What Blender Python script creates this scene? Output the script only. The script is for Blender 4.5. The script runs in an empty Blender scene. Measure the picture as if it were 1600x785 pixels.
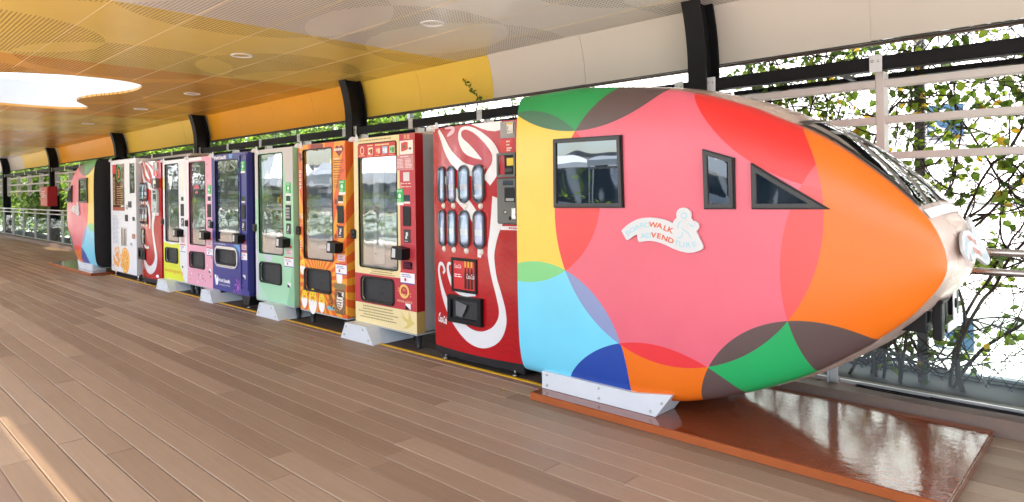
import bpy, bmesh, math, random
from mathutils import Vector, Matrix
from mathutils.geometry import delaunay_2d_cdt
R = math.radians
S = bpy.context.scene
COL = S.collection

# ------------------------------------------------------------------ camera
cam = bpy.data.cameras.new('camera')
cam.sensor_width = 36.0
cam.lens = 1035.42 / 1600 * 36
cam.shift_y = -94.1 / 1600
cam.clip_start = 0.05
cam.clip_end = 2000
camo = bpy.data.objects.new('camera', cam)
COL.objects.link(camo)
yaw, roll = 0.808613, -0.0131077
F = Vector((-math.cos(yaw), math.sin(yaw), 0))
RT = Vector((math.sin(yaw), math.cos(yaw), 0))
U0 = RT.cross(F)
RT2 = RT * math.cos(roll) + U0 * math.sin(roll)
U2 = RT2.cross(F)
camo.matrix_world = Matrix(((RT2.x, U2.x, -F.x, 0), (RT2.y, U2.y, -F.y, 0), (RT2.z, U2.z, -F.z, 1.28), (0, 0, 0, 1)))
S.camera = camo

# ------------------------------------------------------------------ light
SUN_EL, SUN_AZ = R(60), R(188)          # azimuth clockwise from +Y: the sun stands behind the camera
w = bpy.data.worlds.new('World')
S.world = w
w.use_nodes = True
nt = w.node_tree
sky = nt.nodes.new('ShaderNodeTexSky')
sky.sky_type = 'NISHITA'
sky.sun_disc = False
sky.sun_elevation = SUN_EL
sky.sun_rotation = SUN_AZ
sky.dust_density = 3.0
bg = nt.nodes['Background']
bg.inputs[1].default_value = 0.15
nt.links.new(sky.outputs[0], bg.inputs[0])
sl = bpy.data.lights.new('sun', 'SUN')
sl.energy = 4.0
sl.angle = R(0.5)
sl.color = (1.0, 0.95, 0.87)
so = bpy.data.objects.new('sun', sl)
COL.objects.link(so)
sd = Vector((math.sin(SUN_AZ) * math.cos(SUN_EL), math.cos(SUN_AZ) * math.cos(SUN_EL), math.sin(SUN_EL)))
so.rotation_euler = sd.to_track_quat('Z', 'Y').to_euler()
so.location = (0, -5, 12)
S.view_settings.view_transform = 'Standard'
S.view_settings.look = 'None'
S.view_settings.exposure = 2.52
S.view_settings.gamma = 1.0
S.cycles.use_denoising = True
S.cycles.max_bounces = 10
S.cycles.diffuse_bounces = 6
S.cycles.glossy_bounces = 4
S.cycles.transparent_max_bounces = 16
S.cycles.sample_clamp_indirect = 6.0
S.cycles.caustics_reflective = False
S.cycles.caustics_refractive = False

# ------------------------------------------------------------------ helpers
def link(o, parent=None):
    COL.objects.link(o)
    if parent is not None:
        o.parent = parent
    return o

def empty(name, loc=(0, 0, 0), label=None, cat=None, group=None, kind=None):
    o = bpy.data.objects.new(name, None)
    o.empty_display_size = 0.1
    o.location = loc
    COL.objects.link(o)
    return tag(o, label, cat, group, kind)

def tag(o, label=None, cat=None, group=None, kind=None):
    if label: o['label'] = label
    if cat: o['category'] = cat
    if group: o['group'] = group
    if kind: o['kind'] = kind
    return o

def copy_tree(o, parent=None):
    c = o.copy()
    COL.objects.link(c)
    if parent is not None:
        c.parent = parent
    for ch in list(o.children):
        copy_tree(ch, c)
    return c

class MB:
    """collects geometry for one mesh object"""
    def __init__(s):
        s.v = []; s.f = []; s.m = []; s.mi = 0; s.sm = []
    def add(s, vs, fs, smooth=False):
        n = len(s.v)
        s.v += [tuple(p) for p in vs]
        s.f += [tuple(i + n for i in q) for q in fs]
        s.m += [s.mi] * len(fs)
        s.sm += [smooth] * len(fs)
        return s
    def box(s, x0, x1, y0, y1, z0, z1):
        v = [(x, y, z) for x in (x0, x1) for y in (y0, y1) for z in (z0, z1)]
        return s.add(v, [(0, 1, 3, 2), (4, 6, 7, 5), (0, 4, 5, 1), (2, 3, 7, 6), (0, 2, 6, 4), (1, 5, 7, 3)])
    def cbox(s, x0, x1, y0, y1, z0, z1, b=0.004):
        """box with chamfered edges"""
        b = min(b, (x1 - x0) / 2.01, (y1 - y0) / 2.01, (z1 - z0) / 2.01)
        vs = []; idx = {}
        X, Y, Z = (x0, x1), (y0, y1), (z0, z1)
        for i in (0, 1):
            for j in (0, 1):
                for k in (0, 1):
                    sx, sy, sz = (1 - 2 * i) * b, (1 - 2 * j) * b, (1 - 2 * k) * b
                    for a in range(3):
                        p = [X[i] + sx, Y[j] + sy, Z[k] + sz]
                        p[a] = (X[i], Y[j], Z[k])[a]
                        idx[i, j, k, a] = len(vs); vs.append(p)
        fs = []
        for a in range(3):
            for e in (0, 1):
                q = []
                for (m, n) in ((0, 0), (1, 0), (1, 1), (0, 1)):
                    c = [m, n]; c.insert(a, e); q.append(idx[c[0], c[1], c[2], a])
                fs.append(q if (e == 1) == (a != 1) else q[::-1])
        for a in range(3):                       # edges
            o = [t for t in range(3) if t != a]
            for m in (0, 1):
                for n in (0, 1):
                    q = []
                    for e, ax in ((0, o[0]), (1, o[0]), (1, o[1]), (0, o[1])):
                        c = [0, 0, 0]; c[a] = e; c[o[0]] = m; c[o[1]] = n
                        q.append(idx[c[0], c[1], c[2], ax])
                    fs.append(q)
        for i in (0, 1):
            for j in (0, 1):
                for k in (0, 1):
                    fs.append([idx[i, j, k, a] for a in range(3)])
        return s.add(vs, fs)
    def prism(s, poly, a0, a1, axis='y'):
        """extrude a polygon of (p, q) along an axis between a0 and a1"""
        n = len(poly)
        def mk(p, q, a):
            return {'y': (p, a, q), 'x': (a, p, q), 'z': (p, q, a)}[axis]
        vs = [mk(p, q, a0) for p, q in poly] + [mk(p, q, a1) for p, q in poly]
        fs = [tuple(range(n)), tuple(range(2 * n - 1, n - 1, -1))]
        fs += [(i, i + n, (i + 1) % n + n, (i + 1) % n) for i in range(n)]
        return s.add(vs, fs)
    def tube(s, pts, r, n=6, cap=True, smooth=True):
        pts = [Vector(p) for p in pts]
        rs = r if isinstance(r, (list, tuple)) else [r] * len(pts)
        base = len(s.v); vs = []; fs = []
        up = None
        for i, p in enumerate(pts):
            t = (pts[min(i + 1, len(pts) - 1)] - pts[max(i - 1, 0)])
            if t.length < 1e-9: t = Vector((0, 0, 1))
            t.normalize()
            if up is None:
                a = Vector((0, 0, 1)) if abs(t.z) < 0.9 else Vector((1, 0, 0))
                up = t.cross(a).normalized()
            else:
                up = (up - t * up.dot(t))
                up = up.normalized() if up.length > 1e-6 else t.orthogonal().normalized()
            w2 = t.cross(up)
            for k in range(n):
                an = 2 * math.pi * k / n
                vs.append(p + (up * math.cos(an) + w2 * math.sin(an)) * rs[i])
        for i in range(len(pts) - 1):
            for k in range(n):
                a, b = i * n + k, i * n + (k + 1) % n
                fs.append((a, b, b + n, a + n))
        if cap:
            fs.append(tuple(range(n - 1, -1, -1)))
            fs.append(tuple(range((len(pts) - 1) * n, len(pts) * n)))
        return s.add(vs, fs, smooth)
    def cyl(s, c0, c1, r, n=16, r1=None):
        return s.tube([c0, c1], [r, r if r1 is None else r1], n, True, False)
    def lathe(s, prof, c=(0, 0, 0), axis='z', n=20, a0=0, a1=2 * math.pi):
        full = abs(a1 - a0 - 2 * math.pi) < 1e-6
        m = n if full else n + 1
        vs = []
        for (r, h) in prof:
            for k in range(m):
                an = a0 + (a1 - a0) * k / n
                p = (r * math.cos(an), r * math.sin(an), h)
                if axis == 'y': p = (p[0], p[2], p[1])
                if axis == 'x': p = (p[2], p[0], p[1])
                vs.append((c[0] + p[0], c[1] + p[1], c[2] + p[2]))
        fs = []
        for i in range(len(prof) - 1):
            for k in range(n):
                k2 = (k + 1) % m
                fs.append((i * m + k, i * m + k2, (i + 1) * m + k2, (i + 1) * m + k))
        return s.add(vs, fs, True)
    def sheet(s, outer, holes=(), y0=0.0, y1=None, bend=None, step=None, frame='xz'):
        """flat plate of polygon `outer` less `holes`; front face at y0, rim back to y1"""
        loops = [outer] + list(holes)
        pts = []; faces = []; edges = []
        for lp in loops:
            if step:                             # densify the rim so that it can bend
                q = []
                for i in range(len(lp)):
                    a, b = lp[i], lp[(i + 1) % len(lp)]
                    k = max(1, int(abs(b[0] - a[0]) / step + 0.999))
                    q += [(a[0] + (b[0] - a[0]) * t / k, a[1] + (b[1] - a[1]) * t / k) for t in range(k)]
                lp = q
            n0 = len(pts)
            pts += [Vector(p) for p in lp]
            edges += [(n0 + i, n0 + (i + 1) % len(lp)) for i in range(len(lp))]
        if step:
            xs = [p[0] for p in outer]; zs = [p[1] for p in outer]
            x = min(xs) + step
            while x < max(xs):
                z = min(zs) + step
                while z < max(zs):
                    if inside((x, z), outer): pts.append(Vector((x, z)))
                    z += max(step, (max(zs) - min(zs)) / 6)
                x += step
        ov, oe, of, *_ = delaunay_2d_cdt(pts, edges, [], 0, 1e-7)
        keep = []
        for t in of:
            c = (sum(ov[i][0] for i in t) / 3, sum(ov[i][1] for i in t) / 3)
            if inside(c, outer) and not any(inside(c, h) for h in holes):
                a, b, d = (ov[i] for i in t)
                ccw = (b - a).cross(d - a) > 0
                keep.append(tuple(t) if ccw else tuple(t[::-1]))
        f = bend or (lambda x: 0.0)
        def mk(p, y): return (p[0], y + f(p[0]), p[1]) if frame == 'xz' else (p[0], p[1], y)
        n = len(ov)
        vs = [mk(p, y0) for p in ov]
        fs = list(keep) if frame == 'xz' else [k[::-1] for k in keep]
        if y1 is not None:
            vs += [mk(p, y1) for p in ov]
            fs += [tuple(i + n for i in k[::-1]) for k in keep]
            cnt = {}
            for k in keep:
                for i in range(3):
                    a, b = k[i], k[(i + 1) % 3]
                    cnt[(a, b)] = 1
            for (a, b) in cnt:
                if (b, a) not in cnt:
                    fs.append((a, a + n, b + n, b))
        return s.add(vs, fs)
    def build(s, name, mats, parent=None, loc=None, uv=None, fixn=True):
        me = bpy.data.meshes.new(name)
        me.from_pydata(s.v, [], s.f)
        if not isinstance(mats, (list, tuple)): mats = [mats]
        for m in mats: me.materials.append(m)
        me.polygons.foreach_set('material_index', s.m)
        me.polygons.foreach_set('use_smooth', s.sm)
        if fixn:
            bm = bmesh.new(); bm.from_mesh(me)
            bmesh.ops.recalc_face_normals(bm, faces=bm.faces)
            bm.to_mesh(me); bm.free()
        me.update()
        o = bpy.data.objects.new(name, me)
        if loc: o.location = loc
        if any(k in name for k in ('fine_print', 'printed_lines', '_print', 'print_', 'contact_lines', 'label_')) and len(s.f) > 8: o['kind'] = 'stuff'
        return link(o, parent)

def inside(p, poly):
    x, y = p[0], p[1]; r = False
    j = len(poly) - 1
    for i in range(len(poly)):
        xi, yi = poly[i][0], poly[i][1]; xj, yj = poly[j][0], poly[j][1]
        if (yi > y) != (yj > y) and x < (xj - xi) * (y - yi) / (yj - yi) + xi: r = not r
        j = i
    return r

def rect(x0, x1, z0, z1): return [(x0, z0), (x1, z0), (x1, z1), (x0, z1)]
def rrect(x0, x1, z0, z1, r, n=5):
    r = min(r, (x1 - x0) / 2 - 1e-4, (z1 - z0) / 2 - 1e-4); P = []
    for cx, cz, a in ((x1 - r, z0 + r, -90), (x1 - r, z1 - r, 0), (x0 + r, z1 - r, 90), (x0 + r, z0 + r, 180)):
        for k in range(n + 1):
            t = R(a + 90 * k / n); P.append((cx + r * math.cos(t), cz + r * math.sin(t)))
    return P
def disc(cx, cz, rx, rz=None, n=24):
    rz = rx if rz is None else rz
    return [(cx + rx * math.cos(2 * math.pi * k / n), cz + rz * math.sin(2 * math.pi * k / n)) for k in range(n)]
def spline(P, n=8, closed=False):
    """catmull-rom through tuples of any length"""
    out = []; N = len(P)
    for i in range(N if closed else N - 1):
        g = lambda k: P[k % N] if closed else P[max(0, min(N - 1, k))]
        a, b, c, d = g(i - 1), g(i), g(i + 1), g(i + 2)
        for k in range(n):
            t = k / n
            out.append(tuple(0.5 * (2 * q + (r - p) * t + (2 * p - 5 * q + 4 * r - s) * t * t + (3 * q - p - 3 * r + s) * t ** 3) for p, q, r, s in zip(a, b, c, d)))
    if not closed: out.append(tuple(P[-1]))
    return out
def ribbon(mb, P, y, n=8, bend=None, back=0.002, closed=False):
    """flat brush stroke: P = (u, v, width)"""
    Q = spline(P, n, closed); L = []; f = bend or (lambda x: 0.0)
    for i, q in enumerate(Q):
        a, b = Q[max(0, i - 1)], Q[min(len(Q) - 1, i + 1)]
        if closed: a, b = Q[i - 1], Q[(i + 1) % len(Q)]
        dx, dz = b[0] - a[0], b[1] - a[1]; l = math.hypot(dx, dz) or 1e-9
        nx, nz = -dz / l * q[2] / 2, dx / l * q[2] / 2
        L.append(((q[0] + nx, q[1] + nz), (q[0] - nx, q[1] - nz)))
    vs = []; fs = []
    for (a, b) in L: vs += [(a[0], y + f(a[0]), a[1]), (b[0], y + f(b[0]), b[1])]
    m = len(L)
    for i in range(m if closed else m - 1):
        j = (i + 1) % m
        fs.append((2 * i, 2 * j, 2 * j + 1, 2 * i + 1))
    mb.add(vs, fs)

# ------------------------------------------------------------------ materials
def mat(name, col, rough=0.5, metal=0.0, coat=0.0, noise=None, bump=None, spec=0.3, wear=None, emit=0):
    m = bpy.data.materials.new(name)
    m.use_nodes = True
    n = m.node_tree.nodes; L = m.node_tree.links
    b = n['Principled BSDF']
    b.inputs['Base Color'].default_value = (*col, 1)
    b.inputs['Roughness'].default_value = rough
    b.inputs['Metallic'].default_value = metal
    b.inputs['Coat Weight'].default_value = coat
    b.inputs['Specular IOR Level'].default_value = spec
    if emit:
        b.inputs['Emission Color'].default_value = (*col, 1)
        b.inputs['Emission Strength'].default_value = emit
    if noise:                                    # (scale, amount): mottled tone
        tc = n.new('ShaderNodeTexCoord'); t = n.new('ShaderNodeTexNoise')
        t.inputs['Scale'].default_value = noise[0]; t.inputs['Detail'].default_value = 6
        mx = n.new('ShaderNodeMix'); mx.data_type = 'RGBA'
        a = noise[1]
        mx.inputs[6].default_value = (*[c * (1 - a) for c in col], 1)
        mx.inputs[7].default_value = (*[min(1, c * (1 + a)) for c in col], 1)
        L.new(tc.outputs['Object'], t.inputs['Vector'])
        L.new(t.outputs['Fac'], mx.inputs[0]); L.new(mx.outputs[2], b.inputs['Base Color'])
        mr = n.new('ShaderNodeMapRange')
        mr.inputs[3].default_value = max(0.03, rough - 0.08); mr.inputs[4].default_value = rough + 0.1
        L.new(t.outputs['Fac'], mr.inputs[0]); L.new(mr.outputs[0], b.inputs['Roughness'])
    if bump:                                     # (scale, strength)
        tc = n.new('ShaderNodeTexCoord'); t = n.new('ShaderNodeTexNoise')
        t.inputs['Scale'].default_value = bump[0]; t.inputs['Detail'].default_value = 0.0
        bp = n.new('ShaderNodeBump'); bp.inputs['Strength'].default_value = bump[1]; bp.inputs['Distance'].default_value = 0.02
        L.new(tc.outputs['Object'], t.inputs['Vector']); L.new(t.outputs['Fac'], bp.inputs['Height'])
        L.new(bp.outputs[0], b.inputs['Normal'])
    return m

def glass_mat(name, tint=(0.9, 0.95, 0.95), refl=0.12, dust=0.0, rough=0.02, edge=0.9, bump=None, dust_col=(0.5, 0.5, 0.5)):
    """thin pane: see-through mixed with a mirror that strengthens at grazing angles, and a film of dust"""
    m = bpy.data.materials.new(name); m.use_nodes = True
    n = m.node_tree.nodes; L = m.node_tree.links
    for x in list(n):
        if x.type == 'BSDF_PRINCIPLED': n.remove(x)
    out = n['Material Output']
    tr = n.new('ShaderNodeBsdfTransparent'); tr.inputs[0].default_value = (*tint, 1)
    gl = n.new('ShaderNodeBsdfGlossy'); gl.inputs['Roughness'].default_value = rough
    fr = n.new('ShaderNodeLayerWeight'); fr.inputs[0].default_value = 0.35
    mr = n.new('ShaderNodeMapRange'); mr.inputs[3].default_value = refl; mr.inputs[4].default_value = edge
    L.new(fr.outputs['Fresnel'], mr.inputs[0])
    mx = n.new('ShaderNodeMixShader')
    L.new(mr.outputs[0], mx.inputs[0]); L.new(tr.outputs[0], mx.inputs[1]); L.new(gl.outputs[0], mx.inputs[2])
    last = mx
    if bump:
        tc = n.new('ShaderNodeTexCoord'); t = n.new('ShaderNodeTexNoise'); t.inputs['Scale'].default_value = bump[0]
        bp = n.new('ShaderNodeBump'); bp.inputs['Strength'].default_value = bump[1]; bp.inputs['Distance'].default_value = 0.03
        L.new(tc.outputs['Object'], t.inputs['Vector']); L.new(t.outputs['Fac'], bp.inputs['Height'])
        L.new(bp.outputs[0], gl.inputs['Normal'])
    if dust:
        df = n.new('ShaderNodeBsdfDiffuse'); df.inputs[0].default_value = (*dust_col, 1)
        tc = n.new('ShaderNodeTexCoord'); t = n.new('ShaderNodeTexNoise'); t.inputs['Scale'].default_value = 3; t.inputs['Detail'].default_value = 8
        mr2 = n.new('ShaderNodeMapRange'); mr2.inputs[1].default_value = 0.35; mr2.inputs[2].default_value = 0.7
        mr2.inputs[3].default_value = dust * 0.4; mr2.inputs[4].default_value = dust * 1.5
        mx2 = n.new('ShaderNodeMixShader')
        L.new(tc.outputs['Object'], t.inputs['Vector']); L.new(t.outputs['Fac'], mr2.inputs[0])
        L.new(mr2.outputs[0], mx2.inputs[0]); L.new(last.outputs[0], mx2.inputs[1]); L.new(df.outputs[0], mx2.inputs[2]); last = mx2
    L.new(last.outputs[0], out.inputs[0])
    return m

def hexc(h):
    r = [int(h[i:i + 2], 16) / 255 for i in (0, 2, 4)]
    return tuple(c / 12.92 if c <= 0.04045 else ((c + 0.055) / 1.055) ** 2.4 for c in r)

_mc = {}
def paint(h, rough=0.35, coat=0.0):
    """plain printed or painted colour from an sRGB hex"""
    k = (h, rough, coat)
    if k not in _mc: _mc[k] = mat('paint_' + h, hexc(h), rough, coat=coat)
    return _mc[k]

BLACK = mat('black_plastic', (0.009, 0.009, 0.010), 0.4, spec=0.2)
DARK = mat('dark_grey_plastic', (0.035, 0.036, 0.038), 0.4)
STEEL_BLACK = mat('black_painted_steel', (0.009, 0.009, 0.010), 0.5, noise=(14, 0.25), spec=0.15)
WHITE = mat('white_powder_coat', (0.78, 0.79, 0.80), 0.35, noise=(5, 0.03))
GREYP = mat('grey_powder_coat', (0.42, 0.43, 0.44), 0.4, noise=(6, 0.05))
STEEL = mat('brushed_steel', (0.55, 0.54, 0.52), 0.28, 1.0, noise=(30, 0.12))
PLATE = mat('pale_painted_steel', (0.66, 0.70, 0.72), 0.45, noise=(9, 0.05))
RAILW = mat('white_trellis_paint', (0.62, 0.60, 0.57), 0.45, noise=(8, 0.08))
MIRROR = mat('mirror_film_glass', (0.130, 0.145, 0.155), 0.02, 1.0, bump=(3.6, 0.40))
SCREEN = mat('screen_glass', (0.02, 0.03, 0.045), 0.12, coat=0.6)

# ------------------------------------------------------------------ node helpers
class NT:
    def __init__(s, m): s.n = m.node_tree.nodes; s.L = m.node_tree.links
    def sock(s, inp, v):
        if hasattr(v, 'is_output'): s.L.new(v, inp)
        else: inp.default_value = v
    def m(s, op, a, b=0.0, c=None):
        x = s.n.new('ShaderNodeMath'); x.operation = op
        s.sock(x.inputs[0], a); s.sock(x.inputs[1], b)
        if c is not None: s.sock(x.inputs[2], c)
        return x.outputs[0]
    def mix(s, f, a, b):
        x = s.n.new('ShaderNodeMix'); x.data_type = 'RGBA'
        s.sock(x.inputs[0], f)
        for i, v in ((6, a), (7, b)): s.sock(x.inputs[i], v if hasattr(v, 'is_output') else (*v, 1))
        return x.outputs[2]
    def noise(s, vec, scale, detail=4):
        x = s.n.new('ShaderNodeTexNoise'); x.inputs['Scale'].default_value = scale; x.inputs['Detail'].default_value = detail
        s.L.new(vec, x.inputs['Vector']); return x.outputs['Fac']
    def rng(s, v, a, b, c, d):
        x = s.n.new('ShaderNodeMapRange'); s.sock(x.inputs[0], v)
        for i, k in enumerate((a, b, c, d)): x.inputs[i + 1].default_value = k
        return x.outputs[0]

def wood_mat(name, dark, light, rough, per_object=True):
    m = mat(name, dark, rough, spec=0.14); t = NT(m); b = t.n['Principled BSDF']
    g = t.n.new('ShaderNodeNewGeometry')
    mp = t.n.new('ShaderNodeMapping'); mp.inputs['Scale'].default_value = (1.2, 34, 10)
    t.L.new(g.outputs['Position'], mp.inputs[0])
    grain = t.noise(mp.outputs[0], 1.6, 8)
    blotch = t.noise(g.outputs['Position'], 1.7, 5)
    spots = t.noise(g.outputs['Position'], 9.0, 3)
    if per_object:
        oi = t.n.new('ShaderNodeObjectInfo'); r = oi.outputs['Random']
    else:
        r = t.noise(g.outputs['Position'], 2.5, 1)
    f = t.m('ADD', t.m('MULTIPLY', r, 0.66), t.m('MULTIPLY', grain, 0.40))
    f = t.m('ADD', f, t.m('MULTIPLY', blotch, 0.25))
    f = t.m('SUBTRACT', f, 0.15)
    c = t.mix(f, dark, light)
    st = t.rng(spots, 0.68, 0.78, 0.0, 0.22)
    c = t.mix(st, c, tuple(k * 0.55 for k in dark))
    t.L.new(c, b.inputs['Base Color'])
    t.L.new(t.rng(blotch, 0.3, 0.7, rough - 0.1, rough + 0.1), b.inputs['Roughness'])
    bp = t.n.new('ShaderNodeBump'); bp.inputs['Strength'].default_value = 0.18; bp.inputs['Distance'].default_value = 0.004
    t.L.new(grain, bp.inputs['Height']); t.L.new(bp.outputs[0], b.inputs['Normal'])
    return m

WOOD = wood_mat('composite_deck_board', (0.210, 0.136, 0.085), (0.410, 0.303, 0.207), 0.50)
WOODS = wood_mat('composite_deck_board_far', (0.200, 0.132, 0.092), (0.380, 0.275, 0.200), 0.42, False)
SUB = mat('dark_deck_subframe', (0.02, 0.015, 0.012), 0.9)

# ------------------------------------------------------------------ ground and deck
rng = random.Random(11)
gm = mat('pale_paving', (0.50, 0.48, 0.45), 0.8, noise=(0.6, 0.12))
ground = MB().box(-150, 120, -160, 200, -1.0, -0.6).build('ground', gm)
tag(ground, kind='structure')
deck = MB().box(-33, 2.5, -3.3, 4.14, -0.5, -0.03).build('deck', SUB)
tag(deck, kind='structure')

bm_ = MB()
c = 0.0035
sec = [(0, -0.022), (0, -c), (c, 0), (0.1258 - c, 0), (0.1258, -c), (0.1258, -0.022)]
bm_.prism(sec, 0.0, 1.0, 'x')
proto = bm_.build('deck_board', WOOD, deck)
first = [True]
def board(x0, x1, y, tone=None):
    o = proto if first[0] else proto.copy()
    if not first[0]: COL.objects.link(o); o.parent = deck
    first[0] = False
    o.location = (x0, y, rng.uniform(-0.0012, 0.0012)); o.scale = (x1 - x0 - 0.0025, 1, 1)
PITCH = 0.130
ends = {1: [-4.58], 2: [-4.07], 4: [-5.41], 5: [-4.96], 8: [-2.69], 10: [-2.67]}
for k in range(20):
    y = 0.584 + PITCH * k
    cuts = [1.6]
    x = ends.get(k, [rng.uniform(-3.6, -0.6)])[0]
    while x > -30:
        cuts.append(x); x -= rng.choice((2.4, 2.9, 2.9, 3.4, 1.7))
    cuts.append(-31.5)
    for a, b2 in zip(cuts[1:], cuts[:-1]): board(a, b2, y)
for k in range(20, 28):                       # beyond the brown platform
    for a, b2 in ((-0.562, 0.35 + 0.9 * ((k * 37) % 10) / 10), (0.36 + 0.9 * ((k * 37) % 10) / 10, 2.2)): board(a, b2, 0.584 + PITCH * k)
for k in range(20, 28):                       # far end past the second platform
    x = -14.95
    while x > -31:
        l = rng.choice((2.9, 3.6, 4.2)); board(x - l, x, 0.584 + PITCH * k); x -= l
sb = MB()
for k in range(-30, 0):
    y = 0.584 + PITCH * k; x = 2.2
    while x > -31.5:
        l = rng.choice((2.4, 2.9, 3.4)); sb.box(x - l + 0.003, x, y, y + 0.1265, -0.022, 0); x -= l
tag(sb.build('deck_boards', WOODS, deck), kind='stuff')
# strip along the machines, and the darker bay the machines stand in
edge = MB().box(-12.15, -2.74, 3.188, 3.243, -0.028, 0.006).build('edging_board', mat('pinkish_edging', (0.30, 0.19, 0.14), 0.5, noise=(6, 0.12)), deck)
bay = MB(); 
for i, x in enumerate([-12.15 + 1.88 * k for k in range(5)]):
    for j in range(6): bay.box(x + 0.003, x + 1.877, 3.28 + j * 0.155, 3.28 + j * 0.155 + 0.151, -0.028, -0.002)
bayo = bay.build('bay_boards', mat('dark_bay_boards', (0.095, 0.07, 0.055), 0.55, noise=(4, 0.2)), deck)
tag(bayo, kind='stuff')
YEL = mat('yellow_line_paint', (0.70, 0.42, 0.02), 0.5, noise=(25, 0.25))
ys = MB().cbox(-12.12, -2.78, 3.246, 3.276, -0.02, 0.010, 0.003).build('yellow_edge_strip', YEL)
tag(ys, 'worn yellow edge strip on the deck along the feet of the vending machines', 'edge strip')
tape = MB().cbox(-2.83, -2.735, 3.236, 3.276, 0.011, 0.02, 0.002).build('yellow_tape', paint('F5C83C', 0.5))
tag(tape, 'short bright yellow tape piece on the strip end beside the near platform', 'tape')

# kerb along the wall
KERB = mat('brown_kerb_board', (0.20, 0.135, 0.10), 0.55, noise=(40, 0.12))
kerb = MB().box(-32, 2.5, 4.14, 4.42, -0.5, 0.0).build('kerb', SUB); tag(kerb, kind='structure')
kp = None
for k in range(18):
    x1 = 2.25 - 1.9 * k
    if kp is None: kp = MB().prism([(4.12, 0.001), (4.135, 0.085), (4.41, 0.092), (4.41, 0.001)], -1.896, 0, 'x').build('kerb_board', KERB, kerb); o = kp
    else: o = kp.copy(); COL.objects.link(o); o.parent = kerb
    o.location = (x1 - 0.1, 0, 0)

# ------------------------------------------------------------------ ceiling
CZ = 2.655
def ceiling_mat(name, col, rough):
    m = mat(name, col, rough, spec=0.22, coat=0.07); t = NT(m); b = t.n['Principled BSDF']
    b.inputs['Coat Roughness'].default_value = 0.12
    g = t.n.new('ShaderNodeNewGeometry'); sx = t.n.new('ShaderNodeSeparateXYZ')
    t.L.new(g.outputs['Position'], sx.inputs[0]); x, y = sx.outputs[0], sx.outputs[1]
    def lat(px, py, ox, oy, r):
        a = t.m('SUBTRACT', t.m('FLOORED_MODULO', t.m('ADD', x, ox), px), px / 2)
        c2 = t.m('SUBTRACT', t.m('FLOORED_MODULO', t.m('ADD', y, oy), py), py / 2)
        return t.m('LESS_THAN', t.m('ADD', t.m('MULTIPLY', a, a), t.m('MULTIPLY', c2, c2)), r * r)
    a = lat(2.9, 2.1, 0.35, 0.9, 0.98); c2 = lat(2.3, 2.6, 1.15, 0.35, 0.86)
    mask = t.m('ABSOLUTE', t.m('SUBTRACT', a, c2))
    p = 0.030
    fx = t.m('SUBTRACT', t.m('FLOORED_MODULO', x, p), p / 2); fy = t.m('SUBTRACT', t.m('FLOORED_MODULO', y, p), p / 2)
    dot = t.m('LESS_THAN', t.m('ADD', t.m('MULTIPLY', fx, fx), t.m('MULTIPLY', fy, fy)), 0.0072 ** 2)
    hole = t.m('MULTIPLY', mask, dot)
    n1 = t.noise(g.outputs['Position'], 0.9, 3)
    cc = t.mix(t.rng(n1, 0.3, 0.7, 0, 1), tuple(k * 0.93 for k in col), tuple(min(1, k * 1.05) for k in col))
    t.L.new(t.mix(hole, cc, (0.03, 0.025, 0.02)), b.inputs['Base Color'])
    t.L.new(t.m('MULTIPLY', t.m('SUBTRACT', 1.0, hole), 0.07), b.inputs['Coat Weight'])
    return m
C_CREAM = ceiling_mat('cream_ceiling_panel', (0.72, 0.69, 0.64), 0.28)
C_YEL = ceiling_mat('yellow_ceiling_panel', (0.80, 0.60, 0.16), 0.27)
C_ORG = ceiling_mat('orange_ceiling_panel', (0.78, 0.41, 0.08), 0.27)
C_BACK = mat('ceiling_void', (0.05, 0.045, 0.04), 0.9)
SEAM = mat('seam_highlight', (0.72, 0.58, 0.32), 0.5)  # pale colour paints the highlight along the panel edges

SKY = spline([(-9.08, 1.40), (-8.90, 1.72), (-8.79, 2.05), (-8.80, 2.44), (-8.92, 2.70), (-9.12, 2.83), (-9.52, 2.88), (-9.95, 2.82), (-10.54, 2.61), (-11.05, 2.57), (-11.45, 2.74), (-11.80, 2.90), (-12.08, 2.88), (-12.27, 2.52), (-12.22, 1.86), (-11.8, 1.25), (-11.0, 0.98), (-10.2, 0.95), (-9.5, 1.08)], 5, True)
PATCH_HOLE = spline([(-20.3, 2.35), (-19.4, 2.30), (-18.6, 2.5), (-18.8, 2.68), (-19.6, 2.6), (-20.3, 2.78), (-20.7, 2.6)], 4, True)  # added opening, shaped to throw the far sun patch

ceiling = MB(); 
def slab_around(mb, x0, x1, y0, y1, z0, z1, holes):
    """horizontal slab with rectangular holes (hx0,hx1,hy0,hy1), cut into boxes"""
    xs = sorted({x0, x1} | {h[0] for h in holes} | {h[1] for h in holes}); yy = sorted({y0, y1} | {h[2] for h in holes} | {h[3] for h in holes})
    for a, b2 in zip(xs[:-1], xs[1:]):
        for c2, d in zip(yy[:-1], yy[1:]):
            mx, my = (a + b2) / 2, (c2 + d) / 2
            if not any(h[0] < mx < h[1] and h[2] < my < h[3] for h in holes): mb.box(a, b2, c2, d, z0, z1)
STREAK = (-5.05, -3.15, -0.830, -0.765)  # added slit out of view, placed to cast the sun streak on the deck
slab_around(ceiling, -33, 3, -1.6, 5.0, 2.72, 2.735, [(-12.5, -8.5, 0.5, 3.1), (-5.05, -3.15, -0.878, -0.806), (-20.7, -17.5, 1.9, 2.95)])
ceil_o = ceiling.build('ceiling', C_BACK); tag(ceil_o, kind='structure')
dim_mat = bpy.data.materials.new('sun_dimming_tint'); dim_mat.use_nodes = True  # added tint over both sun openings, dims the sunlight they let in
_tr = dim_mat.node_tree.nodes.new('ShaderNodeBsdfTransparent'); _tr.inputs[0].default_value = (0.20, 0.18, 0.15, 1)
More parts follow.
